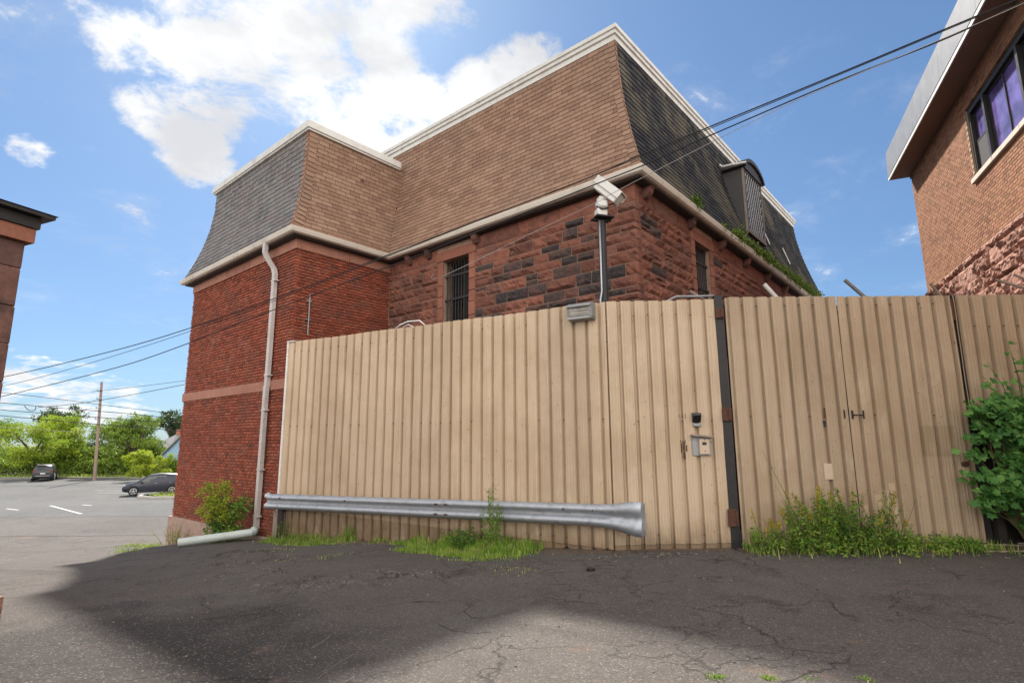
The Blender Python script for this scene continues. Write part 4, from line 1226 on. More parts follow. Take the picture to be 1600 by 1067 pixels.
bh = thing('bell_hood', 'small black hooded sensor on the fence above the keypad box', 'sensor', FBn.p(-1.37, 0, 1.82))
mb = MB(); mb.prism([FBn.p(-1.30, .0, 2.01), FBn.p(-1.30, .09, 2.00), FBn.p(-1.30, .10, 1.965), FBn.p(-1.30, .035, 1.86), FBn.p(-1.30, 0, 1.86)], -FBn.e * .125); mb.build('hood', M['black_plastic'], bh)
mb = MB(); mb.bbox(FBn.p(-1.37, .02, 1.82), (.12, .035, .05), FBn.R, .006); mb.build('base', M['galv_dull'], bh)

# guard rail along the foot of the fence
gd = thing('guardrail', 'dented galvanised guardrail with a flared end along the foot of the fence', 'guardrail', FA.p(-4, .18, -.3))
WP = [(-.155, .0), (-.150, .02), (-.115, .075), (-.085, .083), (-.055, .075), (-.02, .015), (.02, .015), (.055, .075), (.085, .083), (.115, .075), (.150, .02), (.155, .0)]
def beam(name, stations, mat, parent):       # stations: (s, z, oscale, zscale, o)
    mb = MB()
    n = len(WP)
    for layer in (0, -.006):
        for s, z, ks, kz, o in stations:
            for zz, oo in WP:
                wv = .006 * noise.noise(V((s * 1.3, zz * 6, 5)))
                mb.v.append(FA.p(-s, o + oo * ks + layer + wv, z + zz * kz)); mb.t.append(0)
    m = n * len(stations)
    for j in range(len(stations) - 1):
        for i in range(n - 1):
            a = j * n + i
            mb.f.append([a, a + 1, a + n + 1, a + n]); mb.m.append(0)
            mb.f.append([m + a, m + a + n, m + a + n + 1, m + a + 1]); mb.m.append(0)
        for i in (0, n - 1):
            a = j * n + i
            mb.f.append([a, a + n, m + a + n, m + a]); mb.m.append(0)
    for j in (0, len(stations) - 1):
        for i in range(n - 1):
            a = j * n + i
            mb.f.append([a, m + a, m + a + 1, a + 1]); mb.m.append(0)
    return mb.build(name, M[mat], parent, smooth=50)
zr = lambda s: .315 + .018 * s
st = [(-.12, zr(-.12) + .02, 1.2, 1.18, .17), (-.04, zr(0), 1.0, 1.05, .155)] + [(.05 + .38 * i, zr(.05 + .38 * i), 1, 1.05, .13) for i in range(13)]
beam('beam', st, 'galv', gd)
st = [(4.46 + .32 * i, zr(4.46 + .32 * i) + .003, 1.04, 1.07, .134) for i in range(11)]
beam('beam', st, 'galv', gd)
st = [(7.35, zr(7.35), 1.1, 1.1, .14), (7.55, zr(7.5), 1.05, 1.12, .15), (7.75, zr(7.6) - .005, .9, 1.25, .17), (7.95, zr(7.6) - .01, .75, 1.5, .20), (8.08, zr(7.6) - .012, .62, 1.62, .235), (8.16, zr(7.6) - .012, .45, 1.60, .23), (8.20, zr(7.6) - .012, .2, 1.5, .17)]
beam('end_terminal', st, 'galv', gd)
for s in (.22,):
    p = FA.p(-s, .07, 0)
    mb = MB(); z0 = hgt(p.x, p.y) - .05
    mb.box(FA.p(-s, .065, (z0 + .46) / 2), (.14, .10, .46 - z0), FA.R); mb.build('post', M['wood_dark'], gd)
for s in (4.40, 4.44, 4.62, 4.66, .3, 7.40, 7.46, 6.9, 2.2):
    for dz in ((-.085, .085) if 4 < s < 5 else (.085,)):
        mb = MB(); c = FA.p(-s, .225, zr(s) + dz); mb.tube([c - FA.n * .02, c + FA.n * .008], [.018, .014], 8); mb.build('bolt', M['rust'], gd)

# drain pipe on the ground
dpp = thing('drain_pipe', 'pale green plastic drain pipe lying from the downspout across the asphalt', 'pipe', (-6.8, 12.2, -.6))
pa, pb_ = V((-7.25, 12.50, 0)), V((-5.98, 13.22, 0))
pa.z, pb_.z = hgt(pa.x, pa.y) + .10, hgt(pb_.x, pb_.y) + .17
mb = MB(); mb.tube([pa, pa.lerp(pb_, .5), pb_], .088, 16, cap=False); mb.tube([pb_, pa.lerp(pb_, .5), pa], .080, 16, cap=False); mb.build('pipe', M['pvc'], dpp, smooth=True)
mb = MB(); e2 = FB.p(.86, .10, -.40); mb.tube([pb_, pb_.lerp(e2, .5) + V((0, 0, .01)), e2 + V((0, 0, -.08)), e2 + V((0, 0, .02))], .092, 12); mb.build('elbow', M['pvc'], dpp, smooth=True)
mb = MB(); mb.tube([(1.0, 7.55, hgt(1.0, 7.55) - .01), (1.0, 7.55, hgt(1.0, 7.55) + .035)], .055, 12)
tag(mb.build('rubber_puck', M['black_plastic'], at=(1.0, 7.55, 0), smooth=40), 'small black rubber puck lying on the asphalt near the fence', 'puck')

# ------------------------------------------------------------------ right-hand building
KX = V((13.064, 16.82, 0))
FK = Frame(KX, V((-.92, .392, 0)))           # e = (.392, .92): s to the camera is -e
rbld = thing('orange_brick_building', 'orange brick building with grey metal roof edge on rock-faced stone at the right', 'building', (KX.x, KX.y, 0))
ZSF = 10.045
HK = (4.78, 9.98, 7.75, 9.51)
wl = MB()
holed(wl, FK, -1, 0, 15, -.1, ZSF + .05, HK, -.008)
a, b, c, d = HK
for p, q in (((a, c), (a, d)), ((a, d), (b, d)), ((b, d), (b, c)), ((b, c), (a, c))):
    wl.quad(FK.p(-p[0], -.02, p[1]), FK.p(-q[0], -.02, q[1]), FK.p(-q[0], -.35, q[1]), FK.p(-p[0], -.35, p[1]))
q0 = FK.p(0, -.014, 0); q1 = q0 - FK.n * 10; q2 = FK.p(-15, -.014, 0) - FK.n * 10; q3 = FK.p(-15, -.014, 0)
for p, q in ((q0, q1), (q1, q2), (q2, q3)):
    wl.quad(p + V((0, 0, -.2)), q + V((0, 0, -.2)), q + V((0, 0, ZSF + .05)), p + V((0, 0, ZSF + .05)))
wl = wl.build('brick_wall', M['mortar_tan'], rbld)
bk = Pieces([unit_brick(.012, inset=.05, seed=i + 30) for i in range(4)])
brick_face(bk, FK, -1, 0, 10.7, 6.124, ZSF, skip=lambda s, z: a - .02 < s < b + .02 and c - .14 < z < d + .02, ch=.0735, bl=.222, headers=False, joint=.011, rough=.25)
bk.emit('brick', 'brickwork', M['tan_brick'], wl)
sw = MB(); sw.quad(FK.p(0, .004, -.1), FK.p(-15, .004, -.1), FK.p(-15, .004, 6.095), FK.p(0, .004, 6.095)); sw = sw.build('stone_wall', M['mortar_tan'], rbld)
ashlar(FK, -1, 0, 10.0, 3.9, 6.085, [(2.55, 3.42, 3.9, 5.22)], sw, lambda s, z: 0, hts=(.33, .37, .41), lens=(.46, 1.1), relief=.085, mats=('rock_pink', 'rock_pink'), joint=.02, depth=.2, name='rock_faced_stone')
mb = MB(); mb.box(FK.p(-2.985, .03, 4.55), (.84, .03, 1.3), FK.R); mb.build('dark_opening', M['black_plastic'], rbld)
# window group
w1 = MB()
def wb(mb, s0, s1, z0, z1, o, t=.06): mb.box(FK.p(-(s0 + s1) / 2, o, (z0 + z1) / 2), (s1 - s0, t, z1 - z0), FK.R)
wb(w1, a, b, d - .14, d, -.10, .10); wb(w1, a, b, c, c + .05, -.10, .10); wb(w1, a, a + .10, c + .05, d - .14, -.10, .10)
muls = [5.68, 7.45, 8.35]
for s in muls: wb(w1, s - .05, s + .05, c + .05, d - .14, -.09, .10)
w1 = w1.build('window', M['frame_dark'], rbld)
def pane(s0, s1, z0, z1, o, mat, nm='pane'):
    m_ = MB(); m_.box(FK.p(-(s0 + s1) / 2, o, (z0 + z1) / 2), (s1 - s0, .008, z1 - z0), FK.R); return m_.build(nm, M[mat], w1)
def sash(s0, s1, z0, z1, o):
    m_ = MB()
    wb(m_, s0, s1, z1 - .05, z1, o, .04); wb(m_, s0, s1, z0, z0 + .045, o, .04); wb(m_, s0, s0 + .045, z0 + .045, z1 - .05, o, .04); wb(m_, s1 - .045, s1, z0 + .045, z1 - .05, o, .04)
    return m_.build('sash', M['frame_dark'], w1)
zm = (c + d) / 2 - .05
for s0, s1 in ((4.90, 5.62), (7.52, 8.28)):
    sash(s0, s1, zm, d - .15, -.15); pane(s0 + .02, s1 - .02, zm, d - .17, -.155, 'glass_purple')
    sash(s0, s1, c + .06, zm + .04, -.12); pane(s0 + .02, s1 - .02, c + .06, zm + .02, -.11, 'screen', 'insect_screen')
sash(5.75, 7.38, c + .06, d - .15, -.14); pane(5.78, 7.35, c + .08, d - .17, -.15, 'glass_purple')
m_ = MB(); wb(m_, 6.57, 6.60, c + .1, d - .2, -.135, .03); m_.build('glazing_bar', M['frame_dark'], w1)
pane(8.42, 9.92, c + .08, d - .17, -.15, 'glass_purple')
run_blocks(FK, -1, a - .08, b + .1, c - .135, c - .003, .07, .30, (1.0, 1.5), 'sill_stone', M['sill'], rbld, bev=.01)
# flat overhanging roof with metal fascia
OV = .58
mb = MB()
pth = [FK.p(-15, 0, 0), FK.p(.2, 0, 0)]
def slab(mb, o0, o1, z0, z1, s1=.2):
    mb.prism([FK.p(-15, o0, z0), FK.p(s1, o0, z0), FK.p(s1, o1, z0), FK.p(-15, o1, z0)], (0, 0, z1 - z0))
slab(mb, -10, OV - .02, ZSF + .055, ZSF + .35, .18); mb.build('roof', M['soffit_brown'], rbld)
mb = MB(); slab(mb, -10, OV - .035, ZSF, ZSF + .05, .185); mb.build('soffit', M['soffit_brown'], rbld)
mb = MB(); slab(mb, OV - .03, OV + .0, ZSF - .01, ZSF + .075, .2); mb.build('trim_strip', M['pale_trim'], rbld)
mb = MB(); slab(mb, OV - .06, OV - .02, ZSF + .08, ZSF + .11, .2); mb.build('shadow_gap', M['black_metal'], rbld)
s = -15
while s < .19:
    e_ = min(s + 2.4, .2)
    mb = MB(); mb.prism([FK.p(s + .004, OV - .02, ZSF + .10), FK.p(e_ - .004, OV - .02, ZSF + .10), FK.p(e_ - .004, OV + .005, ZSF + .10), FK.p(s + .004, OV + .005, ZSF + .10)], V((0, 0, .88)) - FK.n * .03)
    mb.build('fascia_panel', M['fascia'], rbld)
    s = e_
mb = MB(); mb.prism([FK.p(.19, OV - .03, ZSF + .07), FK.p(.19, -10, ZSF + .07), FK.p(.19, -10, ZSF + .97), FK.p(.19, OV - .05, ZSF + .97)], FK.e * .02); mb.build('end_fascia', M['fascia'], rbld)
mb = MB(); mb.box(FK.p(-7.4, -.02, ZSF - .06), (15, .06, .10), FK.R); mb.build('frieze_board', M['soffit_brown'], rbld)

# ------------------------------------------------------------------ left-hand building
KL = V((-4.90, 5.3, 0)); DL = V((.392, .92, 0)).normalized()
FL = Frame(KL, V((DL.y, -DL.x, 0)))          # s towards the camera is +? e = (n.y, -n.x) = (-.392, -.92)
lb = thing('dark_stone_building', 'sooty sandstone building corner with a dark cornice at the left edge', 'building', (KL.x, KL.y, 0))
lw = MB()
for p, q in ((FL.p(0, -.02, 0), FL.p(7, -.02, 0)), (FL.p(0, -.02, 0), FL.p(0, -5, 0)), (FL.p(7, -.02, 0), FL.p(7, -5, 0)), (FL.p(0, -5, 0), FL.p(7, -5, 0))):
    lw.quad(p + V((0, 0, -.9)), q + V((0, 0, -.9)), q + V((0, 0, 3.7)), p + V((0, 0, 3.7)))
lw = lw.build('stone_wall', M['mortar'], lb)
zz = [.30, .70, 1.09, 1.46, 1.84, 2.18, 2.55, 2.925, 3.31, 3.58]
for k, (z0, z1) in enumerate(zip(zz, zz[1:])):
    run_blocks(FL, 1, (.0 if k % 2 else -.006), 4.2, z0, z1, .0 + (k % 2) * .008, .28, (.45, 1.1), 'ashlar_block', M['sooty'], lw, bev=.012, gap=.008)
mb = MB(); mb.prism([FL.p(-.05, .055, 3.585), FL.p(4.2, .055, 3.585), FL.p(4.2, -.3, 3.585), FL.p(-.05, -.3, 3.585)], (0, 0, .145)); mb.build('cornice_stone', M['dressed'], lb)
mb = MB()
mb.prism([FL.p(-.07, .08, 3.735), FL.p(4.2, .08, 3.735), FL.p(4.2, -.3, 3.735), FL.p(-.07, -.3, 3.735)], (0, 0, .11))
mb.prism([FL.p(-.15, .165, 3.85), FL.p(4.2, .165, 3.85), FL.p(4.2, -.3, 3.85), FL.p(-.15, -.3, 3.85)], (0, 0, .035))
mb.build('cornice', M['black_metal'], lb)
mb = MB(); mb.add([FL.p(-.17, .18, 3.89), FL.p(4.2, .18, 3.89), FL.p(4.2, -1.8, 4.45), FL.p(.6, -1.8, 4.45), FL.p(-.17, -5, 3.89), FL.p(4.2, -5, 3.9)], [(0, 1, 2, 3), (0, 3, 4), (3, 2, 5, 4)]); mb.build('roof', M['slate_dark'], lb)
for k in range(7):
    mb = MB(); s0 = -.10 + k * .5
    rock(mb, FL, s0, s0 + .48, -.35, .25 + rng.uniform(-.06, .04), .5, .20, 0, res=.07, o=.32)
    mb.build('foundation_stone', M['rubble'], lb)
mb = MB()
rock(mb, Frame(KL + V((0, 0, 0)), DL), -.35, .12, -.35, .27, .3, .14, 0, res=.07, o=.04)
mb.build('foundation_stone', M['rubble'], lb)
# ------------------------------------------------------------------ plants
def rvec(r):
    while True:
        v = V((r.uniform(-1, 1), r.uniform(-1, 1), r.uniform(-1, 1)))
        if .05 < v.length < 1: return v.normalized()
def leaf(mb, p, size, t, up=.5, asp=.5):
    n = (rvec(rng) + V((0, 0, up))).normalized()
    d = n.cross(rvec(rng)).normalized()
    w = n.cross(d) * size * asp * .5
    d = d * size
    mid = p + d * .5 + n * size * .08
    mb.add([p, mid - w, p + d, mid + w], [(0, 1, 2, 3)], 0, min(.98, max(.02, t)))
def clump(mb, c, r, n, size, tc, tv=.16, squash=.75):
    for i in range(n):
        d = rvec(rng) * r * (rng.random() ** .45)
        leaf(mb, c + V((d.x, d.y, d.z * squash)), size * rng.uniform(.6, 1.25), tc + rng.gauss(0, tv))
def tree(name, label, base, trunk_h, blobs, mat, nleaf, lsize, tr=.25, group=None, cat='tree', lean=(0, 0), tr_mat='bark'):
    """blobs: crown lobes (dx, dy, z, r); limbs grow from the trunk to every lobe"""
    base = V((base[0], base[1], hgt(base[0], base[1]) - .1))
    t = thing(name, label, cat, base, group)
    top = base + V((lean[0], lean[1], trunk_h))
    mb = MB()
    mb.tube([base, base.lerp(top, .5) + V((.05, .03, 0)), top], [tr, tr * .8, tr * .62], 8)
    cr = MB()
    tot = sum(b[3] ** 2 for b in blobs)
    for dx, dy, z, r in blobs:
        c = base + V((dx, dy, z))
        st = base.lerp(top, rng.uniform(.55, 1))
        m = st.lerp(c, .5) + V((0, 0, .12 * r))
        mb.tube([st, m, c], [tr * .42, tr * .26, tr * .1], 5)
        n = int(nleaf * r ** 2 / tot)
        k = max(4, int(9 * r))
        for j in range(k):
            d = rvec(rng) * r * rng.uniform(.35, 1.0)
            d.z *= .8
            cc = c + d
            if rng.random() < .5: mb.tube([c.lerp(m, .2), cc], [tr * .09, tr * .03], 4)
            tc = rng.choice((.2, .4, .5, .6, .8)) * .8 + .2 * (d.z / r * .5 + .5)
            clump(cr, cc, r * rng.uniform(.30, .52), n // k, lsize, tc, .12)
    mb.build('trunk', M[tr_mat], t)
    cr.build('crown', M[mat], t)
    return t
def lobes(n, rx, rz, zc, r, ry=None):
    out = []
    for i in range(n):
        d = rvec(rng)
        f = rng.uniform(.3, 1)
        out.append((d.x * rx * f, d.y * (ry or rx) * f, zc + d.z * rz * f, r * rng.uniform(.75, 1.2)))
    return out
tree('bright_tree', 'bright yellow-green spreading tree behind the dark SUV in the parking lot', (-47.2, 56.5), 2.6, lobes(17, 4.6, 2.3, 3.7, 1.5), 'tree_bright', 14000, .24, .28, 'trees beyond the parking lot', lean=(-.8, 0))
tree('dark_tree', 'dark green tree rising behind the bright tree left of the utility pole', (-57, 71), 3.0, lobes(10, 3.6, 2.2, 5.4, 1.5), 'tree_dark', 7000, .28, .3, 'trees beyond the parking lot')
tree('round_tree', 'low mid-green rounded tree just left of the utility pole', (-46.3, 61), 1.2, lobes(10, 2.7, 1.2, 2.2, 1.2), 'tree_dark', 8000, .24, .2, 'trees beyond the parking lot')
tree('airy_tree', 'tall airy green tree with yellowish top right of the utility pole', (-38.6, 57), 3.0, lobes(16, 3.2, 2.5, 4.1, 1.25), 'tree_mid', 15000, .22, .26, 'trees beyond the parking lot', lean=(.3, 0))
tree('distant_tree', 'distant dark open-crowned tree above the grey roof by the brick corner', (-46.2, 76), 5.0, lobes(10, 2.5, 1.9, 5.9, 1.1), 'tree_dark', 6000, .26, .25, 'trees beyond the parking lot')
tree('roadside_bush', 'bright green rounded bush in front of the grey roof, left of the blue house', (-32.2, 50), .6, lobes(9, 1.5, .9, 1.7, .85), 'tree_bright', 8000, .18, .12, 'trees beyond the parking lot', cat='bush')
tree('left_tree', 'green tree cut by the left edge behind the dark stone corner', (-57.5, 60), 2.6, lobes(9, 3.0, 2.2, 4.3, 1.5), 'tree_mid', 7000, .25, .26, 'trees beyond the parking lot')
mb = MB()
for i in range(1700):
    x = rng.uniform(-66, -29)
    y = 56.2 - (x + 29) * .03 + rng.uniform(-.7, 2.6) - (2.6 if x > -34 else 0)
    hz = rng.uniform(.1, 1.35) + (1.1 if y > 57.3 else 0)
    clump(mb, V((x, y, -1.6 + hz)), rng.uniform(.5, .8), 36, .24, rng.choice((.1, .2, .35, .6)), .14)
o = mb.build('hedge', M['tree_mid'], kind='stuff')
o['label'] = 'ragged green hedge along the far side of the parking lot'
mb = MB()
for i in range(330):
    x = rng.uniform(-66, -36); y = 59 + rng.uniform(-.8, 1.5)
    clump(mb, V((x, y, -1.4 + rng.uniform(.9, 2.4))), rng.uniform(.4, .7), 26, .24, rng.uniform(.4, .9), .14)
o = mb.build('shrubs', M['tree_bright'], kind='stuff')
o['label'] = 'sunlit yellow-green shrubs above the dark hedge'

# houses glimpsed beyond
hs_ = thing('grey_roof_house', 'distant cream house with grey hipped roof and brick chimney by the brick corner', 'house', (-43.5, 72, -1.7))
mb = MB(); mb.box((-43.2, 73, -.4), (4.6, 5, 2.6)); mb.build('wall', M['cream_wall'], hs_)
mb = MB(); e = [(-45.8, 70.2, .88), (-40.6, 70.2, .88), (-40.6, 75.8, .88), (-45.8, 75.8, .88)]
mb.add(e + [(-43.5, 72.3, 2.55), (-43.2, 73.6, 2.55)], [(0, 1, 4), (1, 2, 5, 4), (2, 3, 5), (3, 0, 4, 5), (0, 3, 2, 1)]); rf = mb.build('roof', M['roof_grey'], hs_)
mb = MB(); mb.box((-43.25, 72.6, 2.7), (.5, .5, 1.0)); mb.build('chimney', M['chimney'], rf)
mb = MB(); mb.box((-44.3, 70.47, -.1), (.8, .06, 1.0)); mb.build('window', M['glass_dark'], hs_)
bh_ = thing('blue_house', 'pale blue clapboard gable end showing beside the brick corner', 'house', (-31.5, 56, -1.7))
mb = MB()
g = [(-34.2, 55, -1.8), (-29.0, 55, -1.8), (-29.0, 55, .25), (-31.6, 55, 3.0), (-34.2, 55, .25)]
mb.prism(g, (0, 7, 0)); wb_ = mb.build('wall', M['house_blue'], bh_)
for i in range(22):
    z = -1.7 + i * .2
    hw = 2.6 if z < .25 else 2.6 * (3.0 - z) / 2.75
    if hw < .2: break
    mb = MB(); mb.box((-31.6, 54.985, z), (hw * 2 - .05, .03, .02)); mb.build('clapboard', M['house_blue'], wb_)
mb = MB()
for sx in (-1, 1):
    mb.prism([(-31.6, 54.7, 3.05), (-31.6 + sx * 2.85, 54.7, .04), (-31.6 + sx * 2.85, 54.7, .16), (-31.6, 54.7, 3.2)], (0, 7.6, 0))
mb.build('roof', M['roof_grey'], bh_)

# bush and grasses at the foot of the buildings
bs = thing('downspout_bush', 'leafy green bush with yellowish fronds growing at the foot of the downspout', 'bush', FB.p(1.5, .45, -.75))
mb, st_ = MB(), MB()
b0 = FB.p(1.40, .62, 0); b0.z = hgt(b0.x, b0.y)
for i in range(44):
    c = b0 + V((rng.uniform(-.34, .44), rng.uniform(-.28, .2), rng.uniform(.04, .95)))
    st_.tube([b0 + V((rng.uniform(-.1, .1), rng.uniform(-.1, .1), 0)), b0.lerp(c, .6) + V((0, 0, .1)), c], [.012, .008, .004], 5)
    clump(mb, c, .20, 70, .075, rng.uniform(.1, .65), .13)
mb.build('foliage', M['bush'], bs)
fr_ = MB()
for i in range(52):
    c = b0 + V((rng.uniform(-.40, .20), rng.uniform(-.34, .0), rng.uniform(.5, 1.30)))
    d = V((rng.uniform(-.25, .15), rng.uniform(-.1, .1), rng.uniform(-.05, .2)))
    st_.tube([b0 + V((0, 0, .05)), b0.lerp(c, .55) + V((.05, 0, .15)), c, c + d], [.010, .007, .005, .003], 5)
    for k in range(34):
        leaf(fr_, c + d * rng.random() + rvec(rng) * .07, .075, rng.random(), .6, .35)
fr_.build('fronds', M['bush_yellow'], bs)
st_.build('stems', M['stem'], bs)

def fence_pt(s, o):
    p = FA.p(-s, o, 0)
    return p.x, p.y, hgt(p.x, p.y) - .005
def gclump(spec):
    def fn():
        s0, s1, o1, sc = rng.choices(spec, [q[4] for q in spec])[0][:4]
        s = rng.triangular(s0, s1)
        o = .03 + (rng.random() ** 1.3) * o1
        x, y, z = fence_pt(s, o)
        k = max(.35, 1.0 - o / (o1 * 1.3))
        return x, y, z, sc * k * (.75 + .5 * abs(noise.noise(V((s * 2.5, o * 3, 4)))) * 2)
    return fn
grass_patch('grass', 9500, gclump([(-.2, 2.6, .42, 1.0, 2), (.6, 2.2, .7, .7, .5)]), .08, .24, M['grass'], 'strip of grass at the left foot of the fence', .006)
grass_patch('grass', 15000, gclump([(3.9, 6.0, .95, 1.0, 2.2), (4.9, 6.5, 1.05, 1.15, 2.4), (5.2, 6.6, 1.35, .7, .6), (2.8, 4.4, .30, .7, .5)]), .09, .27, M['grass'], 'thick clump of bright grass under the guardrail', .006)
def soil_patch(pts_fn, lift=.010):
    mb = MB()
    n = 40
    inner = []
    c, ring = pts_fn(n)
    vs = [V((c[0], c[1], hgt(c[0], c[1]) + lift + .015))] + [V((x, y, hgt(x, y) + lift)) for x, y in ring]
    mb.add(vs, [(0, 1 + i, 1 + (i + 1) % n) for i in range(n)])
    return struct(mb.build('soil', M['soil'], smooth=True))
def foot_strip(pts, w, seed):
    mb = MB()
    n = 90
    rows = []
    for i in range(n + 1):
        f = i / n * (len(pts) - 1)
        k = min(int(f), len(pts) - 2)
        p = pts[k].lerp(pts[k + 1], f - k)
        d = (pts[k + 1] - pts[k]).normalized(); nrm = V((d.y, -d.x, 0))
        ww = w * (.7 + .9 * abs(noise.noise(V((i * .17, seed, 0)))) + .35 * noise.noise(V((i * .6, seed, 4))))
        if i in (0, n): ww *= .2
        row = []
        for j in range(4):
            q = p - nrm * .02 + nrm * (ww * j / 3)
            row.append(V((q.x, q.y, hgt(q.x, q.y) + (.022, .020, .012, .001)[j])))
        rows.append(row)
    for r in rows: mb.v.extend(r); mb.t.extend([0] * 4)
    for i in range(n):
        for j in range(3):
            a = i * 4 + j
            mb.f.append([a, a + 1, a + 5, a + 4]); mb.m.append(0)
    return struct(mb.build('soil', M['soil'], smooth=True))
foot_strip([A0 - DA * .1, A1], .42, 1.0)
foot_strip([B0, B1], .16, 2.0)
foot_strip([V((3.36, 8.72, 0)), V((7.1, 8.66, 0)), V((8.6, 8.5, 0))], .62, 3.0)
# broad-leaved weeds
def weed(name, label, base, h, n_st, spread, mat, lsize, nl, flower=0, lean=(0, 0), group=None, tc=None):
    b = V((base[0], base[1], hgt(base[0], base[1]) - .01))
    t = thing(name, label, 'weed', b, group)
    st, lf, fl_ = MB(), MB(), MB()
    for i in range(n_st):
        a = rng.uniform(0, 6.283); r = spread * math.sqrt(rng.random())
        p0 = b + V((math.cos(a) * r * .5, math.sin(a) * r * .35, 0))
        hh = h * rng.uniform(.55, 1.0)
        tip = p0 + V((math.cos(a) * r * .8 + lean[0] * hh, math.sin(a) * r * .4 + lean[1] * hh, hh))
        mid = p0.lerp(tip, .5) + V((0, 0, hh * .06))
        st.tube([p0, mid, tip], [.006, .0045, .002], 5)
        for k in range(nl):
            f = .12 + .85 * rng.random()
            q = (p0.lerp(mid, f * 2) if f < .5 else mid.lerp(tip, f * 2 - 1)) + rvec(rng) * .035
            leaf(lf, q, lsize * rng.uniform(.6, 1.2) * (1.2 - .5 * f), (tc if tc is not None else .45) + rng.gauss(0, .22), .5, .34)
        if rng.random() < flower:
            for k in range(46):
                f = rng.uniform(.78, 1.02)
                leaf(fl_, p0.lerp(tip, f) + rvec(rng) * .05 * (1.1 - f + .25), .024, rng.random(), .4, .7)
    st.build('stem', M['stem'], t)
    lf.build('leaves', M[mat], t)
    if fl_.v: fl_.build('flower_heads', M['flower'], t, kind='stuff')
    return t
def fpt(s, o): return fence_pt(s, o)[:2]
weed('feathery_weed', 'tall feathery weed standing before the guardrail in the grass clump', fpt(5.72, .42), 1.12, 9, .16, 'weed', .06, 90, lean=(.02, -.02))
weed('low_weed', 'low dark-leaved weed under the middle of the guardrail', fpt(5.15, .32), .42, 20, .42, 'bush', .075, 34)
weed('dry_weed', 'dry pale weed stalks against the left foot of the fence', fpt(1.5, .05), .34, 12, .5, 'bush_yellow', .04, 8)
weed('corner_weed', 'green weed tuft left of the fence end under the guardrail', fpt(.32, .10), .50, 10, .14, 'weed', .05, 22)
weed('plinth_weed', 'straggly yellow-green weed before the plinth left of the drain pipe', (FB.p(5.2, .35, 0).x, FB.p(5.2, .35, 0).y), .60, 22, .8, 'bush_yellow', .055, 26)
# the weed bank under the gate
weed('goldenrod', 'tall leafy goldenrod with yellow heads in front of the left gate leaf', (4.28, 8.22), 1.02, 20, .34, 'weed', .075, 60, flower=.6, lean=(-.06, 0))
weed('goldenrod', 'broad leafy weed at the middle of the left gate leaf', (4.55, 8.25), .85, 24, .40, 'weed', .085, 60, flower=.15)
weed('goldenrod', 'bushy dark weed under the gap between the gate leaves', (4.92, 8.22), .92, 28, .52, 'bush', .075, 64, flower=.22)
weed('goldenrod', 'slender pale weed in front of the right gate leaf', (5.5, 8.32), .55, 8, .26, 'weed', .05, 40, flower=.08)
weed('dead_weed', 'dry straw-coloured stalks among the weeds before the right gate leaf', (5.35, 8.35), .75, 16, .5, 'straw', .03, 10)
weed('dead_weed', 'dry brown stalks between the goldenrod and the black gap post', (3.9, 8.3), .5, 12, .3, 'straw', .03, 8)
weed('leaning_weed', 'single long seed stalk leaning left across the left gate leaf', (4.22, 8.25), 1.52, 2, .03, 'weed', .05, 20, flower=0, lean=(-.42, -.02), tc=.7)
weed('goldenrod', 'small yellow-tipped weed beside the black gap post', (3.62, 8.15), .62, 7, .18, 'weed', .05, 40, flower=.7)
mb = MB()
for i in range(150):
    x = rng.triangular(3.4, 6.9, 4.2); y = 8.6 - abs(rng.gauss(0, .26))
    x0 = x
    clump(mb, V((x, y, hgt(x, y) + rng.uniform(.03, .20) * (1.3 if x < 5.6 else .8))), .13, 42, .055, rng.uniform(.15, .85), .15, .8)
o = mb.build('ground_cover', M['weed'], kind='stuff'); o['label'] = 'mat of small green weeds along the foot of the gate'
grass_patch('grass', 1500, lambda: (lambda x, y: (x, y, hgt(x, y), 1))(rng.uniform(3.4, 7.1), 8.6 - abs(rng.gauss(0, .30))), .06, .20, M['grass'], 'grass among the weeds under the gate', .005)
# loose tufts on the asphalt
def tufts(cs, n, label, h=(.04, .12), r=.10):
    def fn():
        cx, cy, k = rng.choice(cs)
        x, y = cx + rng.gauss(0, r * k), cy + rng.gauss(0, r * k * .9)
        return x, y, hgt(x, y), k
    grass_patch('grass', n, fn, h[0], h[1], M['grass'], label, .005)
tufts([(-8.45, 12.6, .9), (-8.15, 12.5, .7)], 110, 'grass tuft on the sunlit asphalt left of the drain pipe', (.06, .18), .12)
tufts([(-10.9, 17.3, 2.2), (-11.7, 17.8, 2.4), (-10.5, 16.7, 1.8)], 800, 'yellow grass beside the left corner of the brick wall', (.03, .06))
tufts([(1.38, 4.10, .6), (1.72, 4.08, .5), (2.0, 4.06, .5), (2.35, 4.05, .6)], 240, 'tiny tufts in a crack in the foreground asphalt', (.02, .06), .05)
tufts([(-3.6, 9.0, .5), (-3.1, 9.3, .6), (-2.9, 9.6, .4), (-.1, 7.55, .5), (.15, 7.7, .3), (-4.1, 10.2, .7), (-3.9, 9.7, .4), (-4.4, 10.6, .5)], 300, 'sparse tufts on the broken asphalt before the fence', (.025, .075), .30)

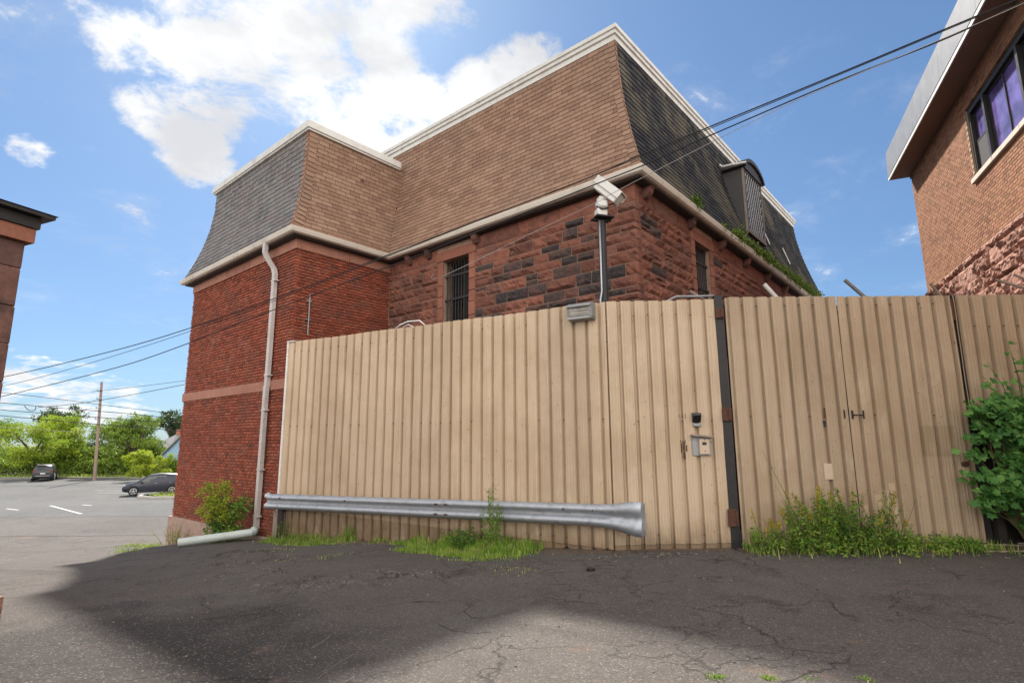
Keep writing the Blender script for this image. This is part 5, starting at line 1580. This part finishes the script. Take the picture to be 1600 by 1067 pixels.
# weeds in the gutter of the dark slate roof
def gutter_weed(label, ks, n, h):
    t = thing('gutter_weed', label, 'weed', FR.p(-ks[0], .26, 6.65))
    mb = MB()
    for i in range(n):
        k = rng.uniform(*ks)
        p = FR.p(-k, rng.uniform(.16, .30), 6.66)
        hh = h * rng.uniform(.4, 1.0) * (.55 + .9 * abs(noise.noise(V((k * 1.1, 3, 8)))))
        for j in range(26):
            f = rng.random()
            leaf(mb, p + V((rng.gauss(0, .05), rng.gauss(0, .05), hh * f)) + FR.n * (.10 * f * f), .11, rng.random() * .6 + .4 * f, .3, .3)
    mb.build('foliage', M['gutter_green'], t)
gutter_weed('small green weed in the gutter near the sandstone corner', (2.0, 2.42), 18, .36)
gutter_weed('sparse grass in the gutter just below the dormer', (3.6, 4.6), 8, .16)
gutter_weed('thick green weeds filling the gutter below the dormer', (4.7, 8.3), 120, .42)
gutter_weed('long bank of green weeds filling the far end of the gutter', (8.4, 14.4), 260, .62)

# maple shrub by the dark opening
mt = thing('maple_shrub', 'dark green maple shrub growing out of the opening right of the gate', 'shrub', (7.6, 8.45, 0))
LP = [(0, -.15), (.25, -.28), (.28, -.08), (.55, -.02), (.40, .15), (.50, .42), (.24, .34), (0, .62)]
LP = LP + [(-x, y) for x, y in LP[-2:0:-1]]
lmesh = []
for k in range(4):
    me = bpy.data.meshes.new('maple_leaf')
    r = random.Random(k)
    vs = [(0, .1, .05)] + [(x * (1 + r.uniform(-.1, .1)), y, -.10 * abs(x) + r.uniform(-.05, .05)) for x, y in LP]
    n = len(LP)
    me.from_pydata(vs, [], [(0, 1 + i, 1 + (i + 1) % n) for i in range(n)])
    me.materials.append(M['maple'])
    lmesh.append(me)
lv = []
stm = MB()
for i in range(130):                                        # leafy tiers
    x, z = rng.uniform(6.93, 8.15), rng.uniform(.52, 2.15)
    if rng.random() < .12: x, z = rng.uniform(7.7, 8.4), rng.uniform(.2, .45)
    if 7.1 < x < 7.40 and 1.15 < z < 1.55 and rng.random() < .85: continue
    y = rng.uniform(8.22, 8.52)
    stm.tube([(7.75 + rng.uniform(-.1, .1), 8.6, .0), (7.7 + (x - 7.7) * .5, 8.55, z * .7), (x, y, z)], [.016, .010, .004], 5)
    for j in range(rng.randrange(14, 22)):
        lv.append((V((x + rng.gauss(0, .13), y - abs(rng.gauss(0, .06)), z + rng.gauss(0, .055))), rng.triangular(.05, .18, .11)))
for x1, z1 in ((7.25, 2.72), (7.45, 2.5), (7.62, 3.02), (7.66, 2.75), (8.0, 2.6), (7.15, 2.42), (8.2, 2.4), (7.9, 2.3), (7.35, 2.25)):   # twigs against the cladding
    p1 = V((x1, 8.36, z1)); p0 = V((7.66 + rng.uniform(-.05, .1), 8.42, 1.7))
    m_ = p0.lerp(p1, .55) + V((.03, 0, .10))
    stm.tube([p0, m_, p1], [.010, .007, .003], 5)
    for j in range(9):
        f = rng.uniform(.45, 1.02)
        lv.append(((p0.lerp(m_, f * 2) if f < .5 else m_.lerp(p1, f * 2 - 1)) + V((rng.gauss(0, .07), -abs(rng.gauss(0, .03)), rng.gauss(0, .03))), rng.uniform(.06, .12)))
stm.build('stems', M['stem'], mt)
rng.shuffle(lv)
lv.sort(key=lambda q: -q[1] / (q[0] - CAM).length - (0 if q[0].x < 8.15 else -9))
ex_ = MB()
for k, (p, sz) in enumerate(lv):
    n = (V((0, -.75, .8)) + rvec(rng) * .85).normalized()
    d = n.cross(rvec(rng)).normalized()
    d = (d + V((0, 0, -.3))).normalized(); w = d.cross(n).normalized(); d = n.cross(w)
    X, Y, Z = w * sz, d * sz, n * sz
    if k < 300:
        ob = bpy.data.objects.new('leaf', lmesh[k % 4]); COL.objects.link(ob)
        ob.parent = mt
        lo = p - org(mt)
        ob.matrix_basis = Matrix(((X.x, Y.x, Z.x, lo.x), (X.y, Y.y, Z.y, lo.y), (X.z, Y.z, Z.z, lo.z), (0, 0, 0, 1)))
    else:
        me = lmesh[k % 4]
        ex_.add([p + X * v.co.x + Y * v.co.y + Z * v.co.z for v in me.vertices], [tuple(f.vertices) for f in me.polygons], 0, rng.random() * .9 + .05)
if ex_.v: ex_.build('leaf_mass', M['maple'], mt, kind='stuff')

# litter: gravel, lumps of broken asphalt, twigs
mb = MB()
for i in range(1500):
    if i < 520: x, y = rng.uniform(1.2, 7.2), 8.6 - abs(rng.gauss(0, .35))
    elif i < 800:
        s, o = rng.uniform(2, 8), abs(rng.gauss(.2, .4)); p = FA.p(-s, o, 0); x, y = p.x, p.y
    else: x, y = rng.uniform(-5, 6), rng.uniform(4, 8.3)
    r = rng.uniform(.004, .013) if i >= 800 else rng.uniform(.005, .022)
    z = hgt(x, y)
    R = Rz(rng.uniform(0, 3))
    mb.add([V((x, y, z)) + R[0] * a * r + R[1] * b * r + V((0, 0, c * r)) for a, b, c in ((-1, -.7, -.2), (1, -.9, -.2), (.8, .9, -.2), (-.9, .8, -.2), (rng.uniform(-.3, .3), rng.uniform(-.3, .3), .9))], [(0, 1, 4), (1, 2, 4), (2, 3, 4), (3, 0, 4)], 0, rng.random())
M['grit'] = piece_mat('grit', [(0, (.05, .045, .042)), (.6, (.10, .085, .075)), (1, (.20, .16, .13))], grain=60)
o = mb.build('gravel', M['grit'], kind='stuff'); o['label'] = 'loose grit scattered on the asphalt'
mb = MB()
for i in range(120):
    cx, cy = rng.choice(((-2.75, 7.3), (-2.2, 7.15), (-1.2, 7.5), (-3.4, 8.3), (-2.4, 7.05), (-4.2, 9.2)))
    x, y = cx + rng.gauss(0, .30), cy + rng.gauss(0, .12)
    r = rng.uniform(.012, .07) 
    z = hgt(x, y)
    ring = [V((x + math.cos(a) * r * rng.uniform(.7, 1.3) * 1.5, y + math.sin(a) * r * rng.uniform(.7, 1.2), z - .01)) for a in [k * 6.283 / 7 for k in range(7)]]
    top = [V((x, y, z)).lerp(p, .62) + V((0, 0, .01 + r * rng.uniform(.25, .5))) for p in ring]
    mb.add(ring + top, [(k, (k + 1) % 7, 7 + (k + 1) % 7, 7 + k) for k in range(7)] + [tuple(range(7, 14))], 0, rng.random())
o = mb.build('broken_asphalt', M['asphalt'], kind='stuff'); o['label'] = 'crumbled lumps of asphalt before the fence'
mb = MB()
for x, y, dx, dy, bend in ((-1.75, 5.6, .10, -.75, .12), (-1.25, 4.7, -.12, -.5, -.03), (-2.6, 5.5, .5, .25, .0), (-1.05, 4.35, -.2, -.4, .0), (-2.0, 5.2, .12, -.35, .05), (-3.4, 7.3, .5, -.3, .02), (-3.0, 6.9, .3, -.15, 0), (.55, 6.3, .45, .22, 0), (-4.1, 6.6, .6, -.35, .04)):
    n = 9
    for k in range(n):
        if rng.random() < .2: continue
        q = []
        for f in (k / n, (k + 1) / n):
            b = bend * 4 * f * (1 - f)
            px, py = x + dx * f - dy * b, y + dy * f + dx * b
            for sgn in (-1, 1):
                q.append(V((px + sgn * dy * .004, py - sgn * dx * .004 + sgn * .0015, hgt(px, py) + .004)))
        mb.quad(q[0], q[1], q[3], q[2])
M['scuff'] = plain_mat('pale_scuff', (.16, .148, .14), .95, var=.3, scale=30)
o = mb.build('scuff_marks', M['scuff'], kind='stuff'); o['label'] = 'pale scrape marks on the shaded asphalt'
mb = MB()
for i in range(16):
    x, y = rng.uniform(7.0, 8.3), rng.uniform(7.9, 8.5)
    a = rng.gauss(-.35, .5); l = rng.uniform(.15, .55)
    z = hgt(x, y) + rng.uniform(.01, .06)
    mb.tube([(x - math.cos(a) * l, y - math.sin(a) * l * .5, z), (x, y, z + .02), (x + math.cos(a) * l, y + math.sin(a) * l * .5, z + rng.uniform(-.01, .06))], [.010, .008, .004], 5)
o = mb.build('twigs', M['wood_grey'], kind='stuff'); o['label'] = 'dry twigs on the ground under the maple shrub'

# ------------------------------------------------------------------ cars
M['car_black'] = plain_mat('dark_car_paint', (.012, .013, .016), .38, var=.02, scale=2, bstr=0, spec=.6)
M['car_navy'] = plain_mat('navy_car_paint', (.010, .014, .030), .38, var=.02, scale=2, bstr=0, spec=.6)
M['car_glass'] = glass_mat('car_glass', (.012, .014, .017), .03)
M['tyre'] = plain_mat('tyre_rubber', (.018, .018, .018), .85, var=.1, scale=20)
M['rim'] = plain_mat('alloy_rim', (.50, .50, .52), .3, metal=.8, var=.05, scale=20, bstr=0)
M['tail_lamp'] = plain_mat('tail_lamp', (.20, .012, .012), .2, var=.05, scale=20, bstr=0, spec=.6)
M['head_lamp'] = plain_mat('head_lamp', (.55, .57, .60), .12, var=.05, scale=20, bstr=0, spec=.8)
M['plate'] = plain_mat('number_plate', (.55, .56, .56), .5, var=.05, scale=20, bstr=0)
def car(name, label, pos, head, paint, stations, wheels, side_win, front_win, rear_win, extras, K=.82):
    """stations: (x, z_low, z_belt, z_top, half width low, half width top), nose at +x"""
    h = V((head[0], head[1], 0)).normalized(); sd = V((-h.y, h.x, 0))
    z0 = hgt(*pos) + .03
    P0 = V((pos[0], pos[1], z0))
    T = lambda x, y, z: P0 + (h * x + sd * y + V((0, 0, z))) * K
    t = thing(name, label, 'car', P0)
    mb = MB()
    rings = []
    for x, zl, zb, zt, wl, wt in stations:
        half = [(wl * .86, zl), (wl * .97, zl + .10), (wl, (zl + zb) / 2 + .05), (wl * .975, zb), (wt + (wl - wt) * .16, zb + (zt - zb) * .82), (wt * .88, zt), (0, zt + .015)]
        ring = [(y, z) for y, z in half] + [(-y, z) for y, z in half[-2::-1]]
        rings.append([T(x, y, z) for y, z in ring])
    n = len(rings[0])
    b = 0
    for r in rings: mb.v.extend(r); mb.t.extend([0] * n)
    for i in range(len(rings) - 1):
        for k in range(n):
            mb.f.append([i * n + k, i * n + (k + 1) % n, (i + 1) * n + (k + 1) % n, (i + 1) * n + k]); mb.m.append(0)
    mb.f.append(list(range(n))); mb.m.append(0)
    mb.f.append(list(range((len(rings) - 1) * n, len(rings) * n))); mb.m.append(0)
    mb.build('body', M[paint], t, smooth=38)
    for s in (1, -1):
        for poly in side_win:
            m_ = MB(); m_.prism([T(x, s * (y + .004), z) for x, y, z in poly], sd * s * .008); m_.build('window', M['car_glass'], t)
    for nm, poly, push in (('windscreen', front_win, 1), ('rear_window', rear_win, -1)):
        m_ = MB(); m_.prism([T(*q) for q in poly], h * push * .02 + V((0, 0, .012))); m_.build(nm, M['car_glass'], t)
    R_ = .335 * K
    for wx in wheels:
        for s in (1, -1):
            c = T(wx, s * (stations[3][4] - .115), .335)
            m_ = MB(); m_.tube([c - sd * s * .12, c - sd * s * .10, c + sd * s * .10, c + sd * s * .125], [R_ * .93, R_, R_, R_ * .92], 24)
            w_ = m_.build('wheel', M['tyre'], t, smooth=40)
            m_ = MB(); m_.tube([c + sd * s * .10, c + sd * s * .131], [R_ * .66, R_ * .62], 20)
            m_.build('rim', M['tyre'], w_)
            m_ = MB()
            for k in range(5):
                a = k * 1.2566 + .3
                d = h * math.cos(a) + V((0, 0, 1)) * math.sin(a)
                q = h * -math.sin(a) + V((0, 0, 1)) * math.cos(a)
                m_.box(c + sd * s * .138 + d * R_ * .36, (R_ * .62, .055, .014), (d, q, sd))
            m_.tube([c + sd * s * .128, c + sd * s * .146], R_ * .16, 12)
            pts = [c + sd * s * .137 + (h * math.cos(a) + V((0, 0, 1)) * math.sin(a)) * R_ * .65 for a in [k * .2618 for k in range(25)]]
            m_.tube(pts, .018, 5, cap=False)
            m_.build('spokes', M['rim'], w_)
            # wheel-arch lining
            m_ = MB(); pts = [T(wx + math.cos(a) * .385, s * (stations[3][4] - .01), .335 + math.sin(a) * .385) for a in [k * .2094 for k in range(16)]]
            m_.tube(pts, .035, 5); m_.build('wheel_arch', M['black_plastic'], t)
    for nm, mat, c, sz in extras:
        sz = tuple(q * K for q in sz)
        m_ = MB(); m_.bbox(T(*c), sz, (h, sd, V((0, 0, 1))), min(sz) * .25); m_.build(nm, M[mat], t)
    return t
car('parked_suv', 'dark SUV seen from behind, parked at the hedge across the parking lot', (-42.6, 51.6), (-.56, .83), 'car_black',
    [(-2.28, .48, .80, .86, .80, .74), (-2.24, .34, 1.02, 1.10, .88, .80), (-2.05, .28, 1.06, 1.58, .92, .66), (-1.75, .24, 1.05, 1.68, .93, .68), (-.6, .22, 1.02, 1.72, .93, .69), (.35, .22, 1.0, 1.68, .93, .68), (.70, .22, 1.0, 1.42, .93, .70), (1.15, .22, .99, 1.06, .92, .78), (1.9, .26, .90, .98, .90, .72), (2.2, .34, .78, .86, .84, .66), (2.28, .46, .62, .70, .74, .60)],
    (-1.38, 1.42), [[(-1.9, .80, 1.10), (-.75, .84, 1.07), (-.75, .72, 1.55), (-1.7, .70, 1.50)], [(-.68, .84, 1.07), (.75, .86, 1.04), (.30, .72, 1.52), (-.68, .72, 1.56)]],
    [(1.06, .70, 1.08), (1.06, -.70, 1.08), (.46, -.60, 1.60), (.46, .60, 1.60)], [(-2.235, .66, 1.12), (-2.235, -.66, 1.12), (-2.085, -.58, 1.54), (-2.085, .58, 1.54)],
    [('tail_light', 'tail_lamp', (-2.24, .72, 1.02), (.08, .26, .16)), ('tail_light', 'tail_lamp', (-2.24, -.72, 1.02), (.08, .26, .16)), ('number_plate', 'plate', (-2.29, 0, .80), (.03, .42, .13)), ('bumper', 'black_plastic', (-2.26, 0, .48), (.12, 1.62, .22)), ('bumper_strip', 'rim', (-2.33, 0, .56), (.03, 1.2, .05)), ('spoiler', 'car_black', (-2.12, 0, 1.64), (.28, 1.24, .04)), ('roof_rail', 'rim', (-.7, .60, 1.745), (2.0, .04, .04)), ('roof_rail', 'rim', (-.7, -.60, 1.745), (2.0, .04, .04)), ('reflector', 'tail_lamp', (-2.30, .55, .42), (.03, .16, .05)), ('reflector', 'tail_lamp', (-2.30, -.55, .42), (.03, .16, .05))])
car('parked_hatchback', 'navy compact crossover seen from its left side, parked behind the brick corner', (-23.35, 37.0), (-.86, -.50), 'car_navy',
    [(-2.02, .46, .84, .92, .78, .70), (-1.96, .34, 1.0, 1.12, .84, .74), (-1.75, .26, 1.04, 1.48, .87, .62), (-1.2, .24, 1.02, 1.58, .88, .65), (-.3, .22, .98, 1.60, .88, .66), (.25, .22, .96, 1.54, .88, .65), (.75, .22, .95, 1.27, .88, .68), (1.12, .22, .93, 1.02, .87, .74), (1.6, .25, .84, .93, .85, .70), (1.95, .32, .72, .80, .78, .60), (2.04, .42, .58, .64, .68, .52)],
    (-1.25, 1.28), [[(-1.72, .78, 1.10), (-.55, .81, 1.04), (-.55, .70, 1.46), (-1.45, .66, 1.40)], [(-.48, .81, 1.04), (.95, .82, 1.0), (.40, .69, 1.40), (-.48, .70, 1.46)]],
    [(1.08, .66, 1.03), (1.08, -.66, 1.03), (.38, -.56, 1.47), (.38, .56, 1.47)], [(-1.96, .60, 1.12), (-1.96, -.60, 1.12), (-1.80, -.52, 1.44), (-1.80, .52, 1.44)],
    [('headlight', 'head_lamp', (1.84, .60, .76), (.24, .28, .10)), ('headlight', 'head_lamp', (1.84, -.60, .76), (.24, .28, .10)), ('grille', 'black_plastic', (2.02, 0, .58), (.06, .9, .16)), ('mirror', 'car_navy', (.80, .96, 1.02), (.14, .18, .12)), ('mirror', 'car_navy', (.80, -.96, 1.02), (.14, .18, .12)), ('sill_trim', 'black_plastic', (0, .875, .30), (2.0, .02, .10)), ('sill_trim', 'black_plastic', (0, -.875, .30), (2.0, .02, .10)), ('door_handle', 'rim', (-.15, .885, .90), (.16, .02, .03)), ('door_handle', 'rim', (-1.1, .885, .93), (.16, .02, .03)), ('tail_light', 'tail_lamp', (-1.95, .62, 1.0), (.10, .22, .16)), ('tail_light', 'tail_lamp', (-1.95, -.62, 1.0), (.10, .22, .16))])

# ------------------------------------------------------------------ poles and wires
up_ = thing('utility_pole', 'weathered wooden utility pole at the far edge of the parking lot', 'utility pole', (-37.75, 51.2, -1.7))
PT, PBt = V((-38.2, 51.2, 7.15)), V((-37.75, 51.2, -1.75))
mb = MB(); mb.tube([PBt, PBt.lerp(PT, .5), PT], [.145, .125, .10], 10); mb.build('pole', M['pole_wood'], up_, smooth=40)
for z in (6.3, 5.55, 4.7, 3.7):
    c = PBt.lerp(PT, (z + 1.75) / 8.9)
    mb = MB(); mb.tube([c + V((-.22, -.12, 0)), c + V((.22, -.12, 0))], .04, 6); mb.tube([c + V((-.24, -.14, 0)), c + V((-.24, -.14, .14))], [.06, .04], 8); mb.build('insulator', M['galv_dull'], up_)
sl_ = thing('street_lamp', 'grey cobra-head street lamp reaching left from the utility pole', 'street lamp', PBt.lerp(PT, .70))
c0 = PBt.lerp(PT, .70)
mb = MB(); mb.tube([c0, c0 + V((-.7, -.1, .25)), c0 + V((-1.25, -.2, .12))], .025, 6); mb.build('arm', M['galv_dull'], sl_)
mb = MB(); mb.bbox(c0 + V((-1.50, -.25, .08)), (.72, .30, .12), None, .04); mb.build('lamp_head', M['galv_dull'], sl_)
mb = MB(); mb.bbox(c0 + V((-1.58, -.25, -.01)), (.36, .22, .10), None, .03); mb.build('lens', M['lens'], sl_)

WP1, WP2 = V((7.1, 6.6, 0)), V((-4.5, 11.6, 0))
def plane_pt(u, v, P, n):
    d = ray(u, v)
    return CAM + d * ((P - CAM).dot(n) / d.dot(n))
def smooth_line(pts, n=6):
    out = []
    for i in range(len(pts) - 1):
        p0, p1, p2, p3 = pts[max(i - 1, 0)], pts[i], pts[i + 1], pts[min(i + 2, len(pts) - 1)]
        for k in range(n):
            t = k / n
            out.append(.5 * ((2 * p1) + (p2 - p0) * t + (2 * p0 - 5 * p1 + 4 * p2 - p3) * t * t + (3 * p1 - p0 - 3 * p2 + p3) * t ** 3))
    return out + [pts[-1]]
wd = (WP2 - WP1); wnrm = V((wd.y, -wd.x, 0)).normalized()
def wire(name, label, px, r, mat, P=WP1, n=wnrm, group=None, tail=None):
    pts = [plane_pt(u, v, P, n) for u, v in px]
    if tail: pts = tail(pts)
    mb = MB(); mb.tube(smooth_line(pts), r, 6)
    return tag(mb.build(name, M[mat], at=pts[0], smooth=True), label, 'cable', group)
o2 = wnrm * -.0
wire('overhead_cable', 'upper of two thick black service cables running down from the top right corner', [(1720, -58), (1585, 1.5), (1520, 28), (1300, 119.8), (1105, 200), (995.6, 244.9), (900, 285.6), (597, 402), (440, 462.6), (260, 524.5), (130, 560), (0, 590), (-120, 612)], .0105, 'cable')
wire('overhead_cable', 'lower of two thick black service cables running down from the top right corner', [(1730, -50), (1590, 8), (1480, 60), (1300, 131), (1105, 214), (1004, 259), (888.7, 304.6), (660, 396.5), (428.7, 483.7), (260, 549), (161, 580), (0, 620), (-120, 647)], .0100, 'cable', WP1 + wnrm * -.12)
wire('overhead_cable', 'thinner black cable hanging just under the upper service cable on the left', [(1715, -52), (1580, 5), (1300, 122), (1105, 203), (995, 248), (597, 404), (440, 466), (260, 530), (97, 580), (0, 604), (-120, 628)], .0065, 'cable', WP1 + wnrm * .10)
pw = FM.p(5.75, .12, 5.87)
wire('guy_wire', 'thin pale wire running from the stone wall past the white camera', [(688, 433), (836, 362), (933, 316), (965, 298), (1113, 222), (1203, 177), (1300, 133), (1480, 58), (1725, -50)], .005, 'thin_wire', WP1 + wnrm * -.16, tail=lambda p: [pw] + p)
bgP, bgn = V((0, 51.0, 0)), V((0, 1, 0))
for k, (lab, px, r) in enumerate((
    ('faint high line rising right from the top of the utility pole', [(142, 612), (215, 604), (287, 595), (340, 588)], .018),
    ('black line rising right from the pole just below its top', [(60, 636), (110, 632), (157.5, 625), (220, 614), (287, 601), (345, 591)], .026),
    ('line falling right past the pole, highest at the left edge', [(-40, 608), (0, 613), (80, 622), (157, 632), (220, 640), (281, 647), (340, 652)], .024),
    ('thick black looped cable left of the pole, second from the top at the left edge', [(-40, 624), (0, 629), (56, 634), (100, 638), (150, 642), (220, 648), (281, 655), (340, 660)], .030),
    ('dark line crossing the pole at half height above the lowest dark line', [(-40, 635), (0, 640), (75, 646), (150, 651.6), (220, 657), (281, 661), (340, 666)], .032),
    ('lowest dark line crossing the utility pole in front of the trees', [(-40, 644), (0, 649), (75, 656), (150, 662.5), (220, 668), (281, 673), (340, 677)], .034),
    ('pale wire in front of the bright tree, lowest of all the lines', [(-40, 664), (0, 667), (60, 671), (112, 674), (148, 675)], .016))):
    wire('power_line', lab, px, r, 'cable' if k < 6 else 'thin_wire', bgP, bgn)
mb = MB()
mb.tube(smooth_line([plane_pt(u, v, bgP, bgn) for u, v in ((38, 634), (44, 640), (50, 641.5), (55, 640), (56, 635))]), .03, 6)
tag(mb.build('cable_loop', M['cable'], at=plane_pt(46, 638, bgP, bgn)), 'slack loop of cable hanging under the thick line at the left', 'cable')
